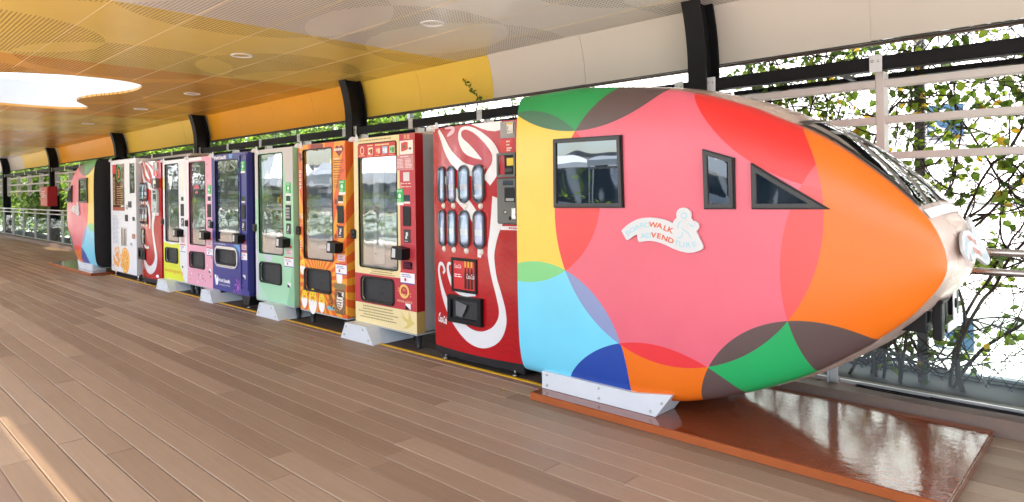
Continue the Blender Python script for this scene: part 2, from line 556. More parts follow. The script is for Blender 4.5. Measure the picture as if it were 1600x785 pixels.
dim_mat.node_tree.links.new(_tr.outputs[0], dim_mat.node_tree.nodes['Material Output'].inputs[0])
_j = MB(); _j.add([(-5.1, -0.9, 2.74), (-3.1, -0.9, 2.74), (-3.1, -0.78, 2.74), (-5.1, -0.78, 2.74), (-20.8, 1.85, 2.74), (-17.4, 1.85, 2.74), (-17.4, 3.0, 2.74), (-20.8, 3.0, 2.74)], [(0, 1, 2, 3), (4, 5, 6, 7)]); _j.build('sun_dimmer', dim_mat, ceil_o)
inner = MB()
slab_around(inner, -33, 3, -1.6, 0.858, CZ, CZ + 0.015, [STREAK])
inner.build('open_side_lining', C_CREAM, ceil_o)
px_ = [1.2] + [-1.38 - 1.287 * k for k in range(0, 24)]
py_ = [0.86, 1.44, 2.02, 2.60, 3.18, 3.76, 4.32, 4.70]
g = 0.0025
cache = {}
for a, b2 in zip(px_[1:], px_[:-1]):
    xm = (a + b2) / 2
    m = C_CREAM if xm > -5.25 else C_YEL if xm > -7.82 else C_ORG if xm > -12.98 else C_YEL if xm > -16.8 else C_ORG if xm > -22 else C_YEL if xm > -27 else C_CREAM
    for c2, d in zip(py_[:-1], py_[1:]):
        q = rect(a + g, b2 - g, c2 + g / 2, d - g / 2)
        mb = MB(); hit = None
        for s_ in (SKY, PATCH_HOLE):
            bx = [p[0] for p in s_]; by = [p[1] for p in s_]
            if a < max(bx) and b2 > min(bx) and c2 < max(by) and d > min(by): hit = s_
        if hit:
            pts = [Vector(p) for p in q]; ed = [(0, 1), (1, 2), (2, 3), (3, 0)]
            n0 = 4; pts += [Vector(p) for p in hit]; ed += [(n0 + i, n0 + (i + 1) % len(hit)) for i in range(len(hit))]
            ov, oe, of, *_ = delaunay_2d_cdt(pts, ed, [], 0, 1e-7)
            ks = []
            for t in of:
                cc = (sum(ov[i][0] for i in t) / 3, sum(ov[i][1] for i in t) / 3)
                if inside(cc, q) and not inside(cc, hit): ks.append(tuple(t))
            if not ks: continue
            mb.add([(v[0], v[1], CZ) for v in ov] + [(v[0], v[1], CZ + 0.012) for v in ov], ks + [tuple(i + len(ov) for i in k) for k in ks])
            mb.build('ceiling_panel', m, ceil_o)
        else:
            key = (round(b2 - a, 3), round(d - c2, 3), m.name)
            if key in cache:
                o = cache[key].copy(); COL.objects.link(o); o.parent = ceil_o
            else:
                W2, D2 = (b2 - a) / 2 - g, (d - c2) / 2 - g / 2
                mb.box(-W2, W2, -D2, D2, 0, 0.014); o = mb.build('ceiling_panel', m, ceil_o); cache[key] = o
            o.location = (xm, (c2 + d) / 2, CZ + rng.uniform(-0.0008, 0.0008))
            o.rotation_euler = (rng.uniform(-1, 1) * 0.0016, rng.uniform(-1, 1) * 0.0012, 0)
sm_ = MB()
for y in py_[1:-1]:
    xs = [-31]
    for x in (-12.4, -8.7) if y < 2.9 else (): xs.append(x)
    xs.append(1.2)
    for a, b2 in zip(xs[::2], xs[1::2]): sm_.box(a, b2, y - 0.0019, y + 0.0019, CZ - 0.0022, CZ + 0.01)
sm_.build('seam_highlight_strip', SEAM, ceil_o)
# white upstands: the frosted skylight, and the added open one that throws sunlight
frost = bpy.data.materials.new('frosted_skylight'); frost.use_nodes = True
n_ = frost.node_tree.nodes; l_ = frost.node_tree.links
tl = n_.new('ShaderNodeBsdfTranslucent'); tl.inputs[0].default_value = (0.38, 0.41, 0.44, 1)
l_.new(tl.outputs[0], n_['Material Output'].inputs[0])
SHAFT = mat('white_shaft_lining', (0.78, 0.80, 0.80), 0.5)
def shaft(poly, top, cover):
    mb = MB(); n = len(poly)
    mb.add([(p[0], p[1], CZ + 0.0301) for p in poly] + [(p[0], p[1], top) for p in poly], [(i, (i + 1) % n, (i + 1) % n + n, i + n) for i in range(n)], True)
    o = mb.build('skylight_shaft', SHAFT, ceil_o)
    rim = MB()
    rim.add([(p[0], p[1], CZ + 0.0) for p in poly] + [(p[0], p[1], CZ + 0.03) for p in poly], [(i, (i + 1) % n, (i + 1) % n + n, i + n) for i in range(n)], True)
    sd_ = rim.build('skylight_rim', C_ORG, ceil_o)
    if cover:
        c_ = MB(); c_.sheet(poly, (), top, top + 0.01, frame='xy'); c_.build('skylight_cover', frost, ceil_o)
        pass
shaft(SKY, 3.05, True)
shaft(PATCH_HOLE, 2.75, False)  # added opening, lined like the skylight

# downlights
lamp_in = mat('white_reflector', (0.75, 0.72, 0.68), 0.25)
dl = None
for i, (x, y) in enumerate([(-4.19, 3.48), (-6.45, 2.91), (-9.34, 3.52), (-11.5, 3.55), (-14.44, 3.54), (-16.77, 2.91), (-19.62, 3.35)]):
    if dl is None:
        dl = empty('ceiling_light', (x, y, CZ))
        MB().lathe([(0.078, 0.002), (0.080, -0.006), (0.098, -0.008), (0.104, -0.004), (0.104, 0.0)], n=28).build('rim', WHITE, dl)
        MB().lathe([(0.079, -0.002), (0.066, 0.026), (0.045, 0.040), (0.0, 0.042)], n=28).build('reflector', lamp_in, dl)
        MB().lathe([(0.030, 0.030), (0.028, 0.020), (0.0, 0.018)], n=16).build('lamp', mat('lamp_glass', (0.6, 0.6, 0.58), 0.2), dl)
        o = dl
    else: o = copy_tree(dl); o.location = (x, y, CZ)
    o.rotation_euler = (0, 0, 0)
    tag(o, ['round white downlight in the cream ceiling right of the yellow panels', 'round downlight in the yellow ceiling nearest the skylight', 'small downlight in the orange ceiling right of the skylight notch',
            'downlight in the orange ceiling beyond the skylight tail', 'downlight in the olive yellow ceiling above the far cove', 'distant downlight left in the olive yellow ceiling band', 'most distant downlight in the far orange ceiling band'][i], 'ceiling light', 'round downlights in the ceiling')

# ------------------------------------------------------------------ curved cove along the wall head
def cy_(z): return 4.75 - 0.085 * (max(0, z - 2.225) / 0.43) ** 2
K_CREAM = mat('cream_cove_paint', (0.65, 0.60, 0.53), 0.38, noise=(2, 0.03), spec=0.06)
K_YEL = mat('yellow_cove_paint', (0.80, 0.56, 0.09), 0.38, noise=(2, 0.03), spec=0.06)
K_ORG = mat('orange_cove_paint', (0.82, 0.38, 0.03), 0.38, noise=(2, 0.03), spec=0.06)
cove = MB().box(-33, 2.4, 4.80, 4.95, 2.27, 2.7).build('cove', SUB); tag(cove, kind='structure')
cx_ = [1.05, -0.12] + [-1.28 - 1.165 * k for k in range(27)]
zz = [2.225 + 0.43 * k / 8 for k in range(9)]
ck = {}
for a, b2 in zip(cx_[1:], cx_[:-1]):
    xm = (a + b2) / 2
    m = K_CREAM if xm > -4.7 else K_YEL if xm > -7.1 else K_ORG if xm > -11.8 else K_YEL if xm > -16.3 else K_ORG if xm > -22.3 else K_YEL if xm > -26.5 else K_CREAM
    if m.name in ck: o = ck[m.name].copy(); COL.objects.link(o); o.parent = cove
    else:
        mb = MB(); W2 = 1.165 / 2 - 0.002; sec = [(cy_(z), z) for z in zz] + [(cy_(z) + 0.012, z) for z in zz[::-1]]
        n = len(zz)
        vs = [(sx * W2, y, z) for sx in (-1, 1) for (y, z) in sec]; N = len(sec)
        mb.add(vs, [(i, i + 1, N + i + 1, N + i) for i in range(n - 1)], True)
        mb.add(vs, [(i, (i + 1) % N, N + (i + 1) % N, N + i) for i in range(n - 1, N)] + [tuple(range(N)), tuple(range(2 * N - 1, N - 1, -1))])
        o = mb.build('cove_panel', m, cove); ck[m.name] = o
    o.location = (xm, 0, 0); o.rotation_euler = (rng.uniform(-1, 1) * 0.0008, 0, 0)
MB().box(-32, 2.4, 4.752, 4.80, 2.216, 2.2245).build('cove_lip', mat('dark_lip', (0.05, 0.045, 0.04), 0.5), cove)
MB().box(-32, 2.4, 4.801, 4.84, 2.208, 2.223).build('eave_board', mat('brown_eave_board', (0.10, 0.055, 0.035), 0.6, noise=(5, 0.3)), cove)

# ------------------------------------------------------------------ posts
def post_path(z): return -0.09 * (max(0, z - 2.15) / 0.5) ** 2
POSTS = [-2.39, -7.05, -11.82, -16.28, -22.28, -29.1]
pz_ = [-0.03, 2.15] + [2.15 + 0.505 * k / 6 for k in range(1, 7)]
def swept(mb, x0, x1, y0, y1):
    n = len(pz_); vs = []
    for z in pz_:
        d = post_path(z); vs += [(x0, y0 + d, z), (x1, y0 + d, z), (x1, y1 + d, z), (x0, y1 + d, z)]
    fs = [(4 * i + k, 4 * i + (k + 1) % 4, 4 * i + 4 + (k + 1) % 4, 4 * i + 4 + k) for i in range(n - 1) for k in range(4)] + [(0, 1, 2, 3), (4 * n - 1, 4 * n - 2, 4 * n - 3, 4 * n - 4)]
    mb.add(vs, fs)
po = None
plab = ['black curved steel post rising behind the near red nose', 'black curved post between orange and yellow coves behind the cream machine', 'black curved post between yellow and orange coves behind the pink machine',
        'black curved post just right of the far nose top', 'black curved post beside the red box at far left', 'black curved post at the far left edge']
for i, x in enumerate(POSTS):
    if po is None:
        po = empty('steel_post', (x, 4.5, 0))
        mb = MB(); swept(mb, -0.072, 0.072, 0.0, 0.018); mb.build('front_flange', STEEL_BLACK, po)
        mb = MB(); swept(mb, -0.012, 0.012, 0.018, 0.205); mb.build('web', STEEL_BLACK, po)
        mb = MB(); swept(mb, -0.072, 0.072, 0.205, 0.222); mb.build('rear_flange', STEEL_BLACK, po)
        o = po
    else: o = copy_tree(po); o.location = (x, 4.5, 0)
    tag(o, plab[i], 'post', 'curved black posts along the wall')

# ------------------------------------------------------------------ beams and white trellis bays
def bolt(mb, x, y, z, r=0.008, d=0.007):
    mb.lathe([(r, 0), (r * 0.95, -d * 0.6), (r * 0.55, -d), (0, -d)], (x, y, z), 'y', 8)
bays = [(-2.39, 2.3)] + list(zip(POSTS[1:], POSTS[:-1])) + [(-33.8, -29.1)]
tl_ = ['white trellis bay above the near nose, in front of the vines', 'white trellis bay behind the red and cream vending machines', 'white trellis bay behind the pink, purple and green machines',
       'white trellis bay behind the white coffee machine', 'white trellis bay directly left of the far nose', 'white trellis bay left of the red box', 'white trellis bay cut by the left edge']
for i, (a, b2) in enumerate(bays):
    bm = MB().cbox(a + 0.013, b2 - 0.013, 4.545, 4.635, 2.0, 2.085, 0.004)
    beam = bm.build('steel_beam', STEEL_BLACK)
    tag(beam, 'black steel beam over the ' + tl_[i], 'beam', 'black beams between the posts')
    b3 = MB().box(a + 0.02, b2 - 0.02, 5.07, 5.12, 2.018, 2.052)
    for x in (a + 0.9, (a + b2) / 2 + 0.6): b3.box(x, x + 0.03, 4.637, 5.07, 2.022, 2.046)
    b3.build('outer_beam', STEEL_BLACK, beam)
    tr = empty('trellis_screen', (a, 4.62, 0), tl_[i], 'trellis', 'white trellis bays along the wall')
    n = 5; V = [0.07 + (b2 - a - 0.24) * k / (n - 1) for k in range(n)]
    if i == 0: V = [0.09, 1.19, 2.29, 3.39, 4.49]
    up0 = None
    for x in V:
        if up0 is None:
            mb = MB(); mb.cbox(-0.025, 0.025, 0.0, 0.10, 1.36, 2.0, 0.004)
            mb.prism([(0.1 * 0.5 + 0.05 * math.cos(t), 1.362 + 0.05 * math.sin(t)) for t in [math.pi + math.pi * k / 8 for k in range(9)]], -0.024, 0.024, 'x')
            up0 = mb.build('upright', RAILW, tr)
            mb = MB(); mb.cbox(-0.036, 0.036, -0.083, -0.077, 1.985, 2.095, 0.002)
            br = mb.build('bracket', PLATE, up0)
            mb = MB(); bolt(mb, -0.018, -0.083, 2.055, 0.009); bolt(mb, 0.018, -0.083, 2.055, 0.009); mb.build('bolt', STEEL, up0)
            u = up0
        else: u = copy_tree(up0, tr)
        u.location = (x, 0, 0)
    L_ = V[-1] - V[0]
    for z in (1.925, 1.695, 1.470):
        for x0, x1 in zip(V[:-1], V[1:]):
            MB().cbox(x0 + 0.026, x1 - 0.026, 0.004, 0.096, z - 0.022, z + 0.022, 0.003).build('rail', RAILW, tr)

# ------------------------------------------------------------------ glass railing
GLASS = glass_mat('dusty_railing_glass', (0.84, 0.91, 0.89), 0.012, 0.035, 0.03, 0.11)
RAILP = mat('railing_post_metal', (0.55, 0.55, 0.54), 0.35, 0.7, noise=(20, 0.1))
ORD = ['first', 'second', 'third', 'fourth', 'fifth', 'sixth', 'seventh', 'eighth', 'ninth', 'tenth', 'eleventh', 'twelfth', 'thirteenth', 'fourteenth', 'fifteenth', 'sixteenth', 'seventeenth']
rl = None
RX = [0.15 - 1.532 * k for k in range(0, 21)]
def railing_bay(y, loc_x, L):
    t = empty('glass_railing', (loc_x, y, 0))
    MB().cbox(-0.024, 0.024, -0.006, 0.006, 0.01, 0.95, 0.002).build('post', RAILP, t)
    MB().cbox(-0.030, -0.0245, -0.03, 0.03, 0.012, 0.95, 0.002).build('post_fin', RAILP, t)
    MB().box(0.032, L - 0.032, 0.010, 0.020, 0.115, 0.70).build('glass_panel', GLASS, t)
    MB().box(0.032, L - 0.032, 0.006, 0.024, 0.096, 0.112).build('glass_channel', RAILP, t)
    MB().tube([(0, -0.03, 0.925), (L - 0.002, -0.03, 0.925)], 0.021, 10).build('handrail', STEEL, t)
    MB().tube([(0, -0.03, 0.822), (L - 0.002, -0.03, 0.822)], 0.019, 10).build('lower_rail', STEEL, t)
    return t
for k, x in enumerate(RX):
    if rl is None: rl = railing_bay(4.27, x, 1.532); o = rl
    else: o = copy_tree(rl); o.location = (x, 4.27, 0)
    if k == 0: lab = 'glass railing bay at the right edge past the nose tip'
    elif k == 1: lab = 'dusty glass railing bay right of the brown kerb joint under the nose'
    elif k < 10: lab = ORD[k - 2] + ' glass railing bay leftward hidden behind the row of vending machines'
    elif k < 13: lab = ORD[k - 2] + ' glass railing bay leftward hidden behind the row of vending machines'
    else: lab = ['first', 'second', 'third', 'fourth', 'fifth', 'sixth', 'seventh', 'eighth'][k - 13] + ' glass railing bay counted leftward from the far nose'
    tag(o, lab, 'railing', 'glass railing bays hidden behind the machines' if 1 < k < 13 else 'glass railing bays left of the far nose' if k >= 13 else 'glass railing bays by the near nose')

# cable bundle on the kerb
cb = MB(); r2 = random.Random(5)
for i in range(6):
    P = []
    for k in range(16):
        x = -1.25 + k * 0.2 + r2.uniform(-0.02, 0.02)
        P.append((x, 4.235 - 0.010 * i + 0.014 * math.sin(k * 0.9 + i) + r2.uniform(-0.003, 0.003) - (0.03 * math.sin(min(1, k / 4) * 3.14) if i < 2 else 0), 0.106 + 0.004 * (i % 3)))
    cb.tube(spline(P[i % 3:], 3), 0.0045, 5)
tag(cb.build('cable_bundle', BLACK), 'loose black cables lying on the brown kerb below the glass', 'cables')

# red hose box on the far post
RED = mat('red_enamel', (0.42, 0.012, 0.014), 0.35, noise=(5, 0.06))
hb = empty('fire_hose_box', (-21.72, 4.26, 1.02), 'red fire hose box fixed to the post at far left', 'hose box')
MB().cbox(-0.42, 0.36, 0.012, 0.235, 0.0, 0.54, 0.01).build('cabinet', RED, hb)
MB().cbox(-0.40, 0.34, 0.0, 0.011, 0.02, 0.52, 0.004).build('door', mat('pale_red_door', (0.55, 0.07, 0.05), 0.35, noise=(12, 0.25)), hb)  # door in a paler, mottled red than the cabinet
MB().cbox(0.28, 0.31, -0.018, -0.001, 0.22, 0.32, 0.004).build('handle', STEEL, hb)
mb = MB()
for k in range(4): mb.box(-0.3, 0.12 - 0.08 * (k % 2), -0.003, 0.0, 0.40 - 0.05 * k, 0.42 - 0.05 * k)
mb.build('printed_lines', paint('E8C8B8'), hb)

# ------------------------------------------------------------------ lettering
def text_mb(mb, s, u, v, h, y=-0.001, width=None, xs=1.0, bold=0.0, shear=0.0, rot=0.0, bend=None, align='LEFT', depth=0.0, spacing=1.0):
    """adds flat text with cap height h to mb in the x-z plane, its start (or centre) at (u, v)"""
    cu = bpy.data.curves.new('t', 'FONT'); cu.body = s; cu.size = h / 0.70; cu.align_x = align
    cu.offset = bold * h; cu.shear = shear; cu.resolution_u = 3; cu.space_character = spacing
    o = bpy.data.objects.new('t', cu); COL.objects.link(o)
    dg = bpy.context.evaluated_depsgraph_get()
    me = bpy.data.meshes.new_from_object(o.evaluated_get(dg))
    P = [(p.co.x, p.co.y) for p in me.vertices]; Fs = [tuple(f.vertices) for f in me.polygons]
    bpy.data.objects.remove(o); bpy.data.curves.remove(cu); bpy.data.meshes.remove(me)
    if not P: return mb
    if width:
        x0 = min(p[0] for p in P); x1 = max(p[0] for p in P); k = width / (x1 - x0)
        P = [(p[0] * k, p[1]) for p in P]
    P = [(p[0] * xs, p[1]) for p in P]
    c_, s_ = math.cos(rot), math.sin(rot); f = bend or (lambda x: 0.0)
    Q = [(u + p[0] * c_ - p[1] * s_, v + p[0] * s_ + p[1] * c_) for p in P]
    def fl(t):
        a, b, c2 = (Vector(Q[i]) for i in t[:3]); return t if (b - a).cross(c2 - a) > 0 else t[::-1]
    return mb.add([(q[0], y + f(q[0]), q[1]) for q in Q], [fl(t) for t in Fs])

def print_lines(mb, u0, u1, v0, v1, n, y=-0.001, th=None, seed=1, centre=False, dash=0.022, bend=None):
    """rows of fine print too small to read: short dashes"""
    r = random.Random(seed); f = bend or (lambda x: 0.0)
    st = (v1 - v0) / n; th = th or st * 0.42
    for i in range(n):
        v = v1 - st * (i + 0.7); L = (u1 - u0) * r.uniform(0.7, 1.0)
        x = u0 + ((u1 - u0) - L) / 2 * centre; e = x + L
        while x < e - 0.004:
            d = min(r.uniform(0.4, 1.3) * dash, e - x)
            mb.add([(x, y + f(x), v), (x + d, y + f(x + d), v), (x + d, y + f(x + d), v + th), (x, y + f(x), v + th)], [(0, 1, 2, 3)])
            x += d + dash * 0.22
    return mb

# ------------------------------------------------------------------ sign board used on the noses and machine corners
SO = [(192, 450), (203, 428), (260, 375), (330, 325), (400, 290), (470, 271), (550, 262), (650, 268), (740, 285), (800, 305), (845, 328), (858, 292), (892, 258), (888, 215), (900, 170), (930, 140), (970, 130), (1015, 140), (1050, 175), (1062, 215), (1058, 260), (1082, 292), (1112, 296), (1140, 320), (1150, 355), (1140, 390), (1117, 415), (1150, 500), (1190, 590), (1184, 626), (1140, 655), (1080, 678), (1010, 685), (930, 672), (850, 645), (770, 610), (690, 580), (620, 565), (560, 562), (500, 568), (430, 583), (410, 570), (402, 530), (400, 495), (385, 487), (340, 520), (280, 565), (255, 560), (230, 520)]
def sg(p): return ((p[0] - 690) * 0.000491, (407 - p[1]) * 0.00042)
SIGN_POLY = [sg(p) for p in SO][::-1]
SIGN_W = mat('sign_white_board', (0.66, 0.68, 0.69), 0.35)
S_BLUE = mat('sign_pale_blue', (0.36, 0.64, 0.70), 0.4)
S_RED = mat('sign_orange_red', (0.72, 0.13, 0.05), 0.4)
LET = [('B', 278, 470, 40, 0), ('O', 338, 427, 33, 0), ('A', 400, 390, 24, 0), ('R', 465, 364, 14, 0), ('D', 530, 358, 3, 0), ('W', 607, 352, -6, 1), ('A', 687, 362, -14, 1), ('L', 757, 392, -20, 1), ('K', 815, 412, -22, 1),
       ('A', 480, 500, 6, 0), ('D', 545, 490, 2, 0), ('V', 610, 485, -6, 1), ('E', 676, 493, -12, 1), ('N', 747, 516, -18, 1), ('D', 820, 543, -20, 1), ('T', 890, 568, -14, 0), ('U', 950, 586, -6, 0), ('R', 1022, 588, 4, 0), ('E', 1092, 572, 14, 0)]
def make_sign(parent, name='logo_sign'):
    """front face towards -y"""
    b = MB().sheet(SIGN_POLY, (), -0.012, 0.0).build(name, SIGN_W, parent)
    for red, m, nm in ((0, S_BLUE, 'pale_lettering'), (1, S_RED, 'red_lettering')):
        mb = MB()
        for ch, x, y, a, k in LET:
            if k != red: continue
            p = sg((x, y)); t = R(a); h = 0.027 if red else 0.027
            text_mb(mb, ch, p[0] + math.sin(t) * h / 2, p[1] - math.cos(t) * h / 2, h, -0.0128, bold=0.04 if red else 0.012, xs=1.28, rot=t, align='CENTER')
        if not red:
            ribbon(mb, [(*sg((980 + 32 * math.cos(t), 230 + 34 * math.sin(t))), 0.0055) for t in [math.pi * k / 6 for k in range(12)]], -0.0128, 3, closed=True)
            for st in ([(950, 295), (915, 330), (903, 390)], [(1030, 320), (1060, 350), (1100, 358)], [(950, 365), (965, 400), (1020, 435), (1052, 495)], [(965, 435), (945, 490), (900, 508)]):
                ribbon(mb, [(*sg(p), 0.005) for p in st], -0.0128, 6)
        else:
            for i in range(6):
                for j in range(3):
                    p = sg((970 + 20 * j + 3 * i, 290 + 18 * i)); mb.sheet(disc(p[0], p[1], 0.0012, n=6), (), -0.0128)
        mb.build(nm, m, b)
    return b

# ------------------------------------------------------------------ train pods
TOP = [(-2.92, 1.895), (-2.5, 1.9), (-2.3, 1.885), (-2.1, 1.862), (-1.88, 1.828), (-1.7, 1.783), (-1.57, 1.743), (-1.40, 1.677), (-1.26, 1.607), (-1.168, 1.563), (-1.053, 1.494), (-.917, 1.388), (-.79, 1.276), (-.693, 1.170), (-.647, 1.103), (-.615, 1.028), (-.600, .955)]
BOT = [(-2.92, .11), (-2.3, .105), (-1.95, .115), (-1.72, .156), (-1.47, .24), (-1.275, .326), (-1.124, .407), (-.927, .543), (-.861, .598), (-.747, .70), (-.674, .788), (-.631, .850), (-.607, .905), (-.600, .955)]
def itp(T, x):
    if x <= T[0][0]: return T[0][1]
    for a, b in zip(T[:-1], T[1:]):
        if x <= b[0]: return a[1] + (b[1] - a[1]) * (x - a[0]) / (b[0] - a[0])
    return T[-1][1]
TOPS = spline(TOP, 6); BOTS = spline(BOT, 6)
def surfY(X, Z):
    zt, zb = itp(TOPS, X), itp(BOTS, X); H = (zt - zb) / 2
    if H < 1e-4: return 3.27
    v = max(-1, min(1, (Z - (zt + zb) / 2) / H))
    u = min(1, max(0, (X + 1.75) / 1.15)); n = 5 - 3.0 * u ** .7
    return 3.27 - .17 * (1 - u ** 1.9) ** .7 * max(0, (1 - abs(v) ** n)) ** (1 / n)

def livery():
    m = mat('painted_livery', (0.8, 0.2, 0.02), 0.34, coat=0.35, spec=0.4); t = NT(m); b = t.n['Principled BSDF']
    b.inputs['Coat Roughness'].default_value = 0.25
    uv = t.n.new('ShaderNodeUVMap'); uv.uv_map = 'livery'
    sx = t.n.new('ShaderNodeSeparateXYZ'); t.L.new(uv.outputs[0], sx.inputs[0]); x, z = sx.outputs[0], sx.outputs[1]
    def el(cx, cz, a, c):
        p = t.m('DIVIDE', t.m('SUBTRACT', x, cx), a); q = t.m('DIVIDE', t.m('SUBTRACT', z, cz), c)
        return t.m('LESS_THAN', t.m('ADD', t.m('MULTIPLY', p, p), t.m('MULTIPLY', q, q)), 1.0)
    P = el(-1.828, 1.142, .773, .802); Y = el(-2.871, 1.244, .612, .544); G1 = el(-2.423, 2.605, .975, .975); RR = el(-.863, 2.179, .931, .931)
    O = el(-.370, .882, .877, .883); B = el(-2.747, .185, .652, .652); O2 = el(-1.943, -.176, .692, .617); G2 = el(-1.124, .104, .556, .556)
    A = lambda p, q: t.m('MULTIPLY', p, q)
    brown = (.105, .070, .066)
    c = t.mix(O, (.80, .165, .008), (.80, .165, .008))
    for mk, col in ((G2, (.012, .38, .11)), (A(O, G2), brown), (O2, (.80, .165, .008)), (A(O2, G2), brown), (B, (.17, .64, .84)), (A(B, O2), (.014, .065, .36)),
                    (Y, (.84, .58, .075)), (A(Y, B), (.20, .60, .22)), (G1, (.014, .30, .075)), (A(G1, Y), (.05, .16, .085)), (P, (.73, .13, .185)),
                    (A(P, O), (.80, .085, .085)), (A(P, RR), (.74, .028, .024)), (A(A(P, RR), O), (.78, .10, .11)), (A(P, G1), brown), (A(P, Y), (.74, .055, .055)),
                    (A(P, B), (.24, .30, .52)), (A(P, O2), (.76, .035, .045)), (A(P, G2), brown)):
        c = t.mix(mk, c, col)
    g = t.n.new('ShaderNodeTexCoord')
    n = t.noise(g.outputs['Object'], 3.0, 4); n2 = t.noise(g.outputs['Object'], 1.3, 2)
    hs = t.n.new('ShaderNodeHueSaturation'); t.L.new(c, hs.inputs['Color'])
    t.L.new(t.rng(n, 0.3, 0.7, 0.95, 1.03), hs.inputs['Value'])
    t.L.new(hs.outputs[0], b.inputs['Base Color'])
    t.L.new(t.rng(n2, 0.3, 0.7, 0.28, 0.42), b.inputs['Roughness'])
    bp = t.n.new('ShaderNodeBump'); bp.inputs['Strength'].default_value = 0.12; bp.inputs['Distance'].default_value = 0.03
    t.L.new(n2, bp.inputs['Height']); t.L.new(bp.outputs[0], b.inputs['Normal'])
    return m
LIV = livery()
COPPER = mat('copper_toned_skin', (0.66, 0.50, 0.42), 0.26, 0.10, coat=0.3, noise=(2.5, 0.06))
FRAME = mat('dark_window_frame', (0.055, 0.055, 0.056), 0.35)
RUB = mat('black_seal', (0.010, 0.010, 0.011), 0.3)
CAP = mat('black_end_panel', (0.012, 0.012, 0.013), 0.55)
WIND = mat('windscreen_glass', (0.30, 0.32, 0.33), 0.03, 1.0)
def inset(poly, d):
    n = len(poly); out = []
    for i in range(n):
        p, q, r = Vector(poly[i - 1]), Vector(poly[i]), Vector(poly[(i + 1) % n])
        a = (q - p).normalized(); b = (r - q).normalized()
        na = Vector((-a.y, a.x)); nb = Vector((-b.y, b.x)); k = (na + nb); k = k / max(0.15, (1 + na.dot(nb)))
        out.append(tuple(q + k * d))
    return out

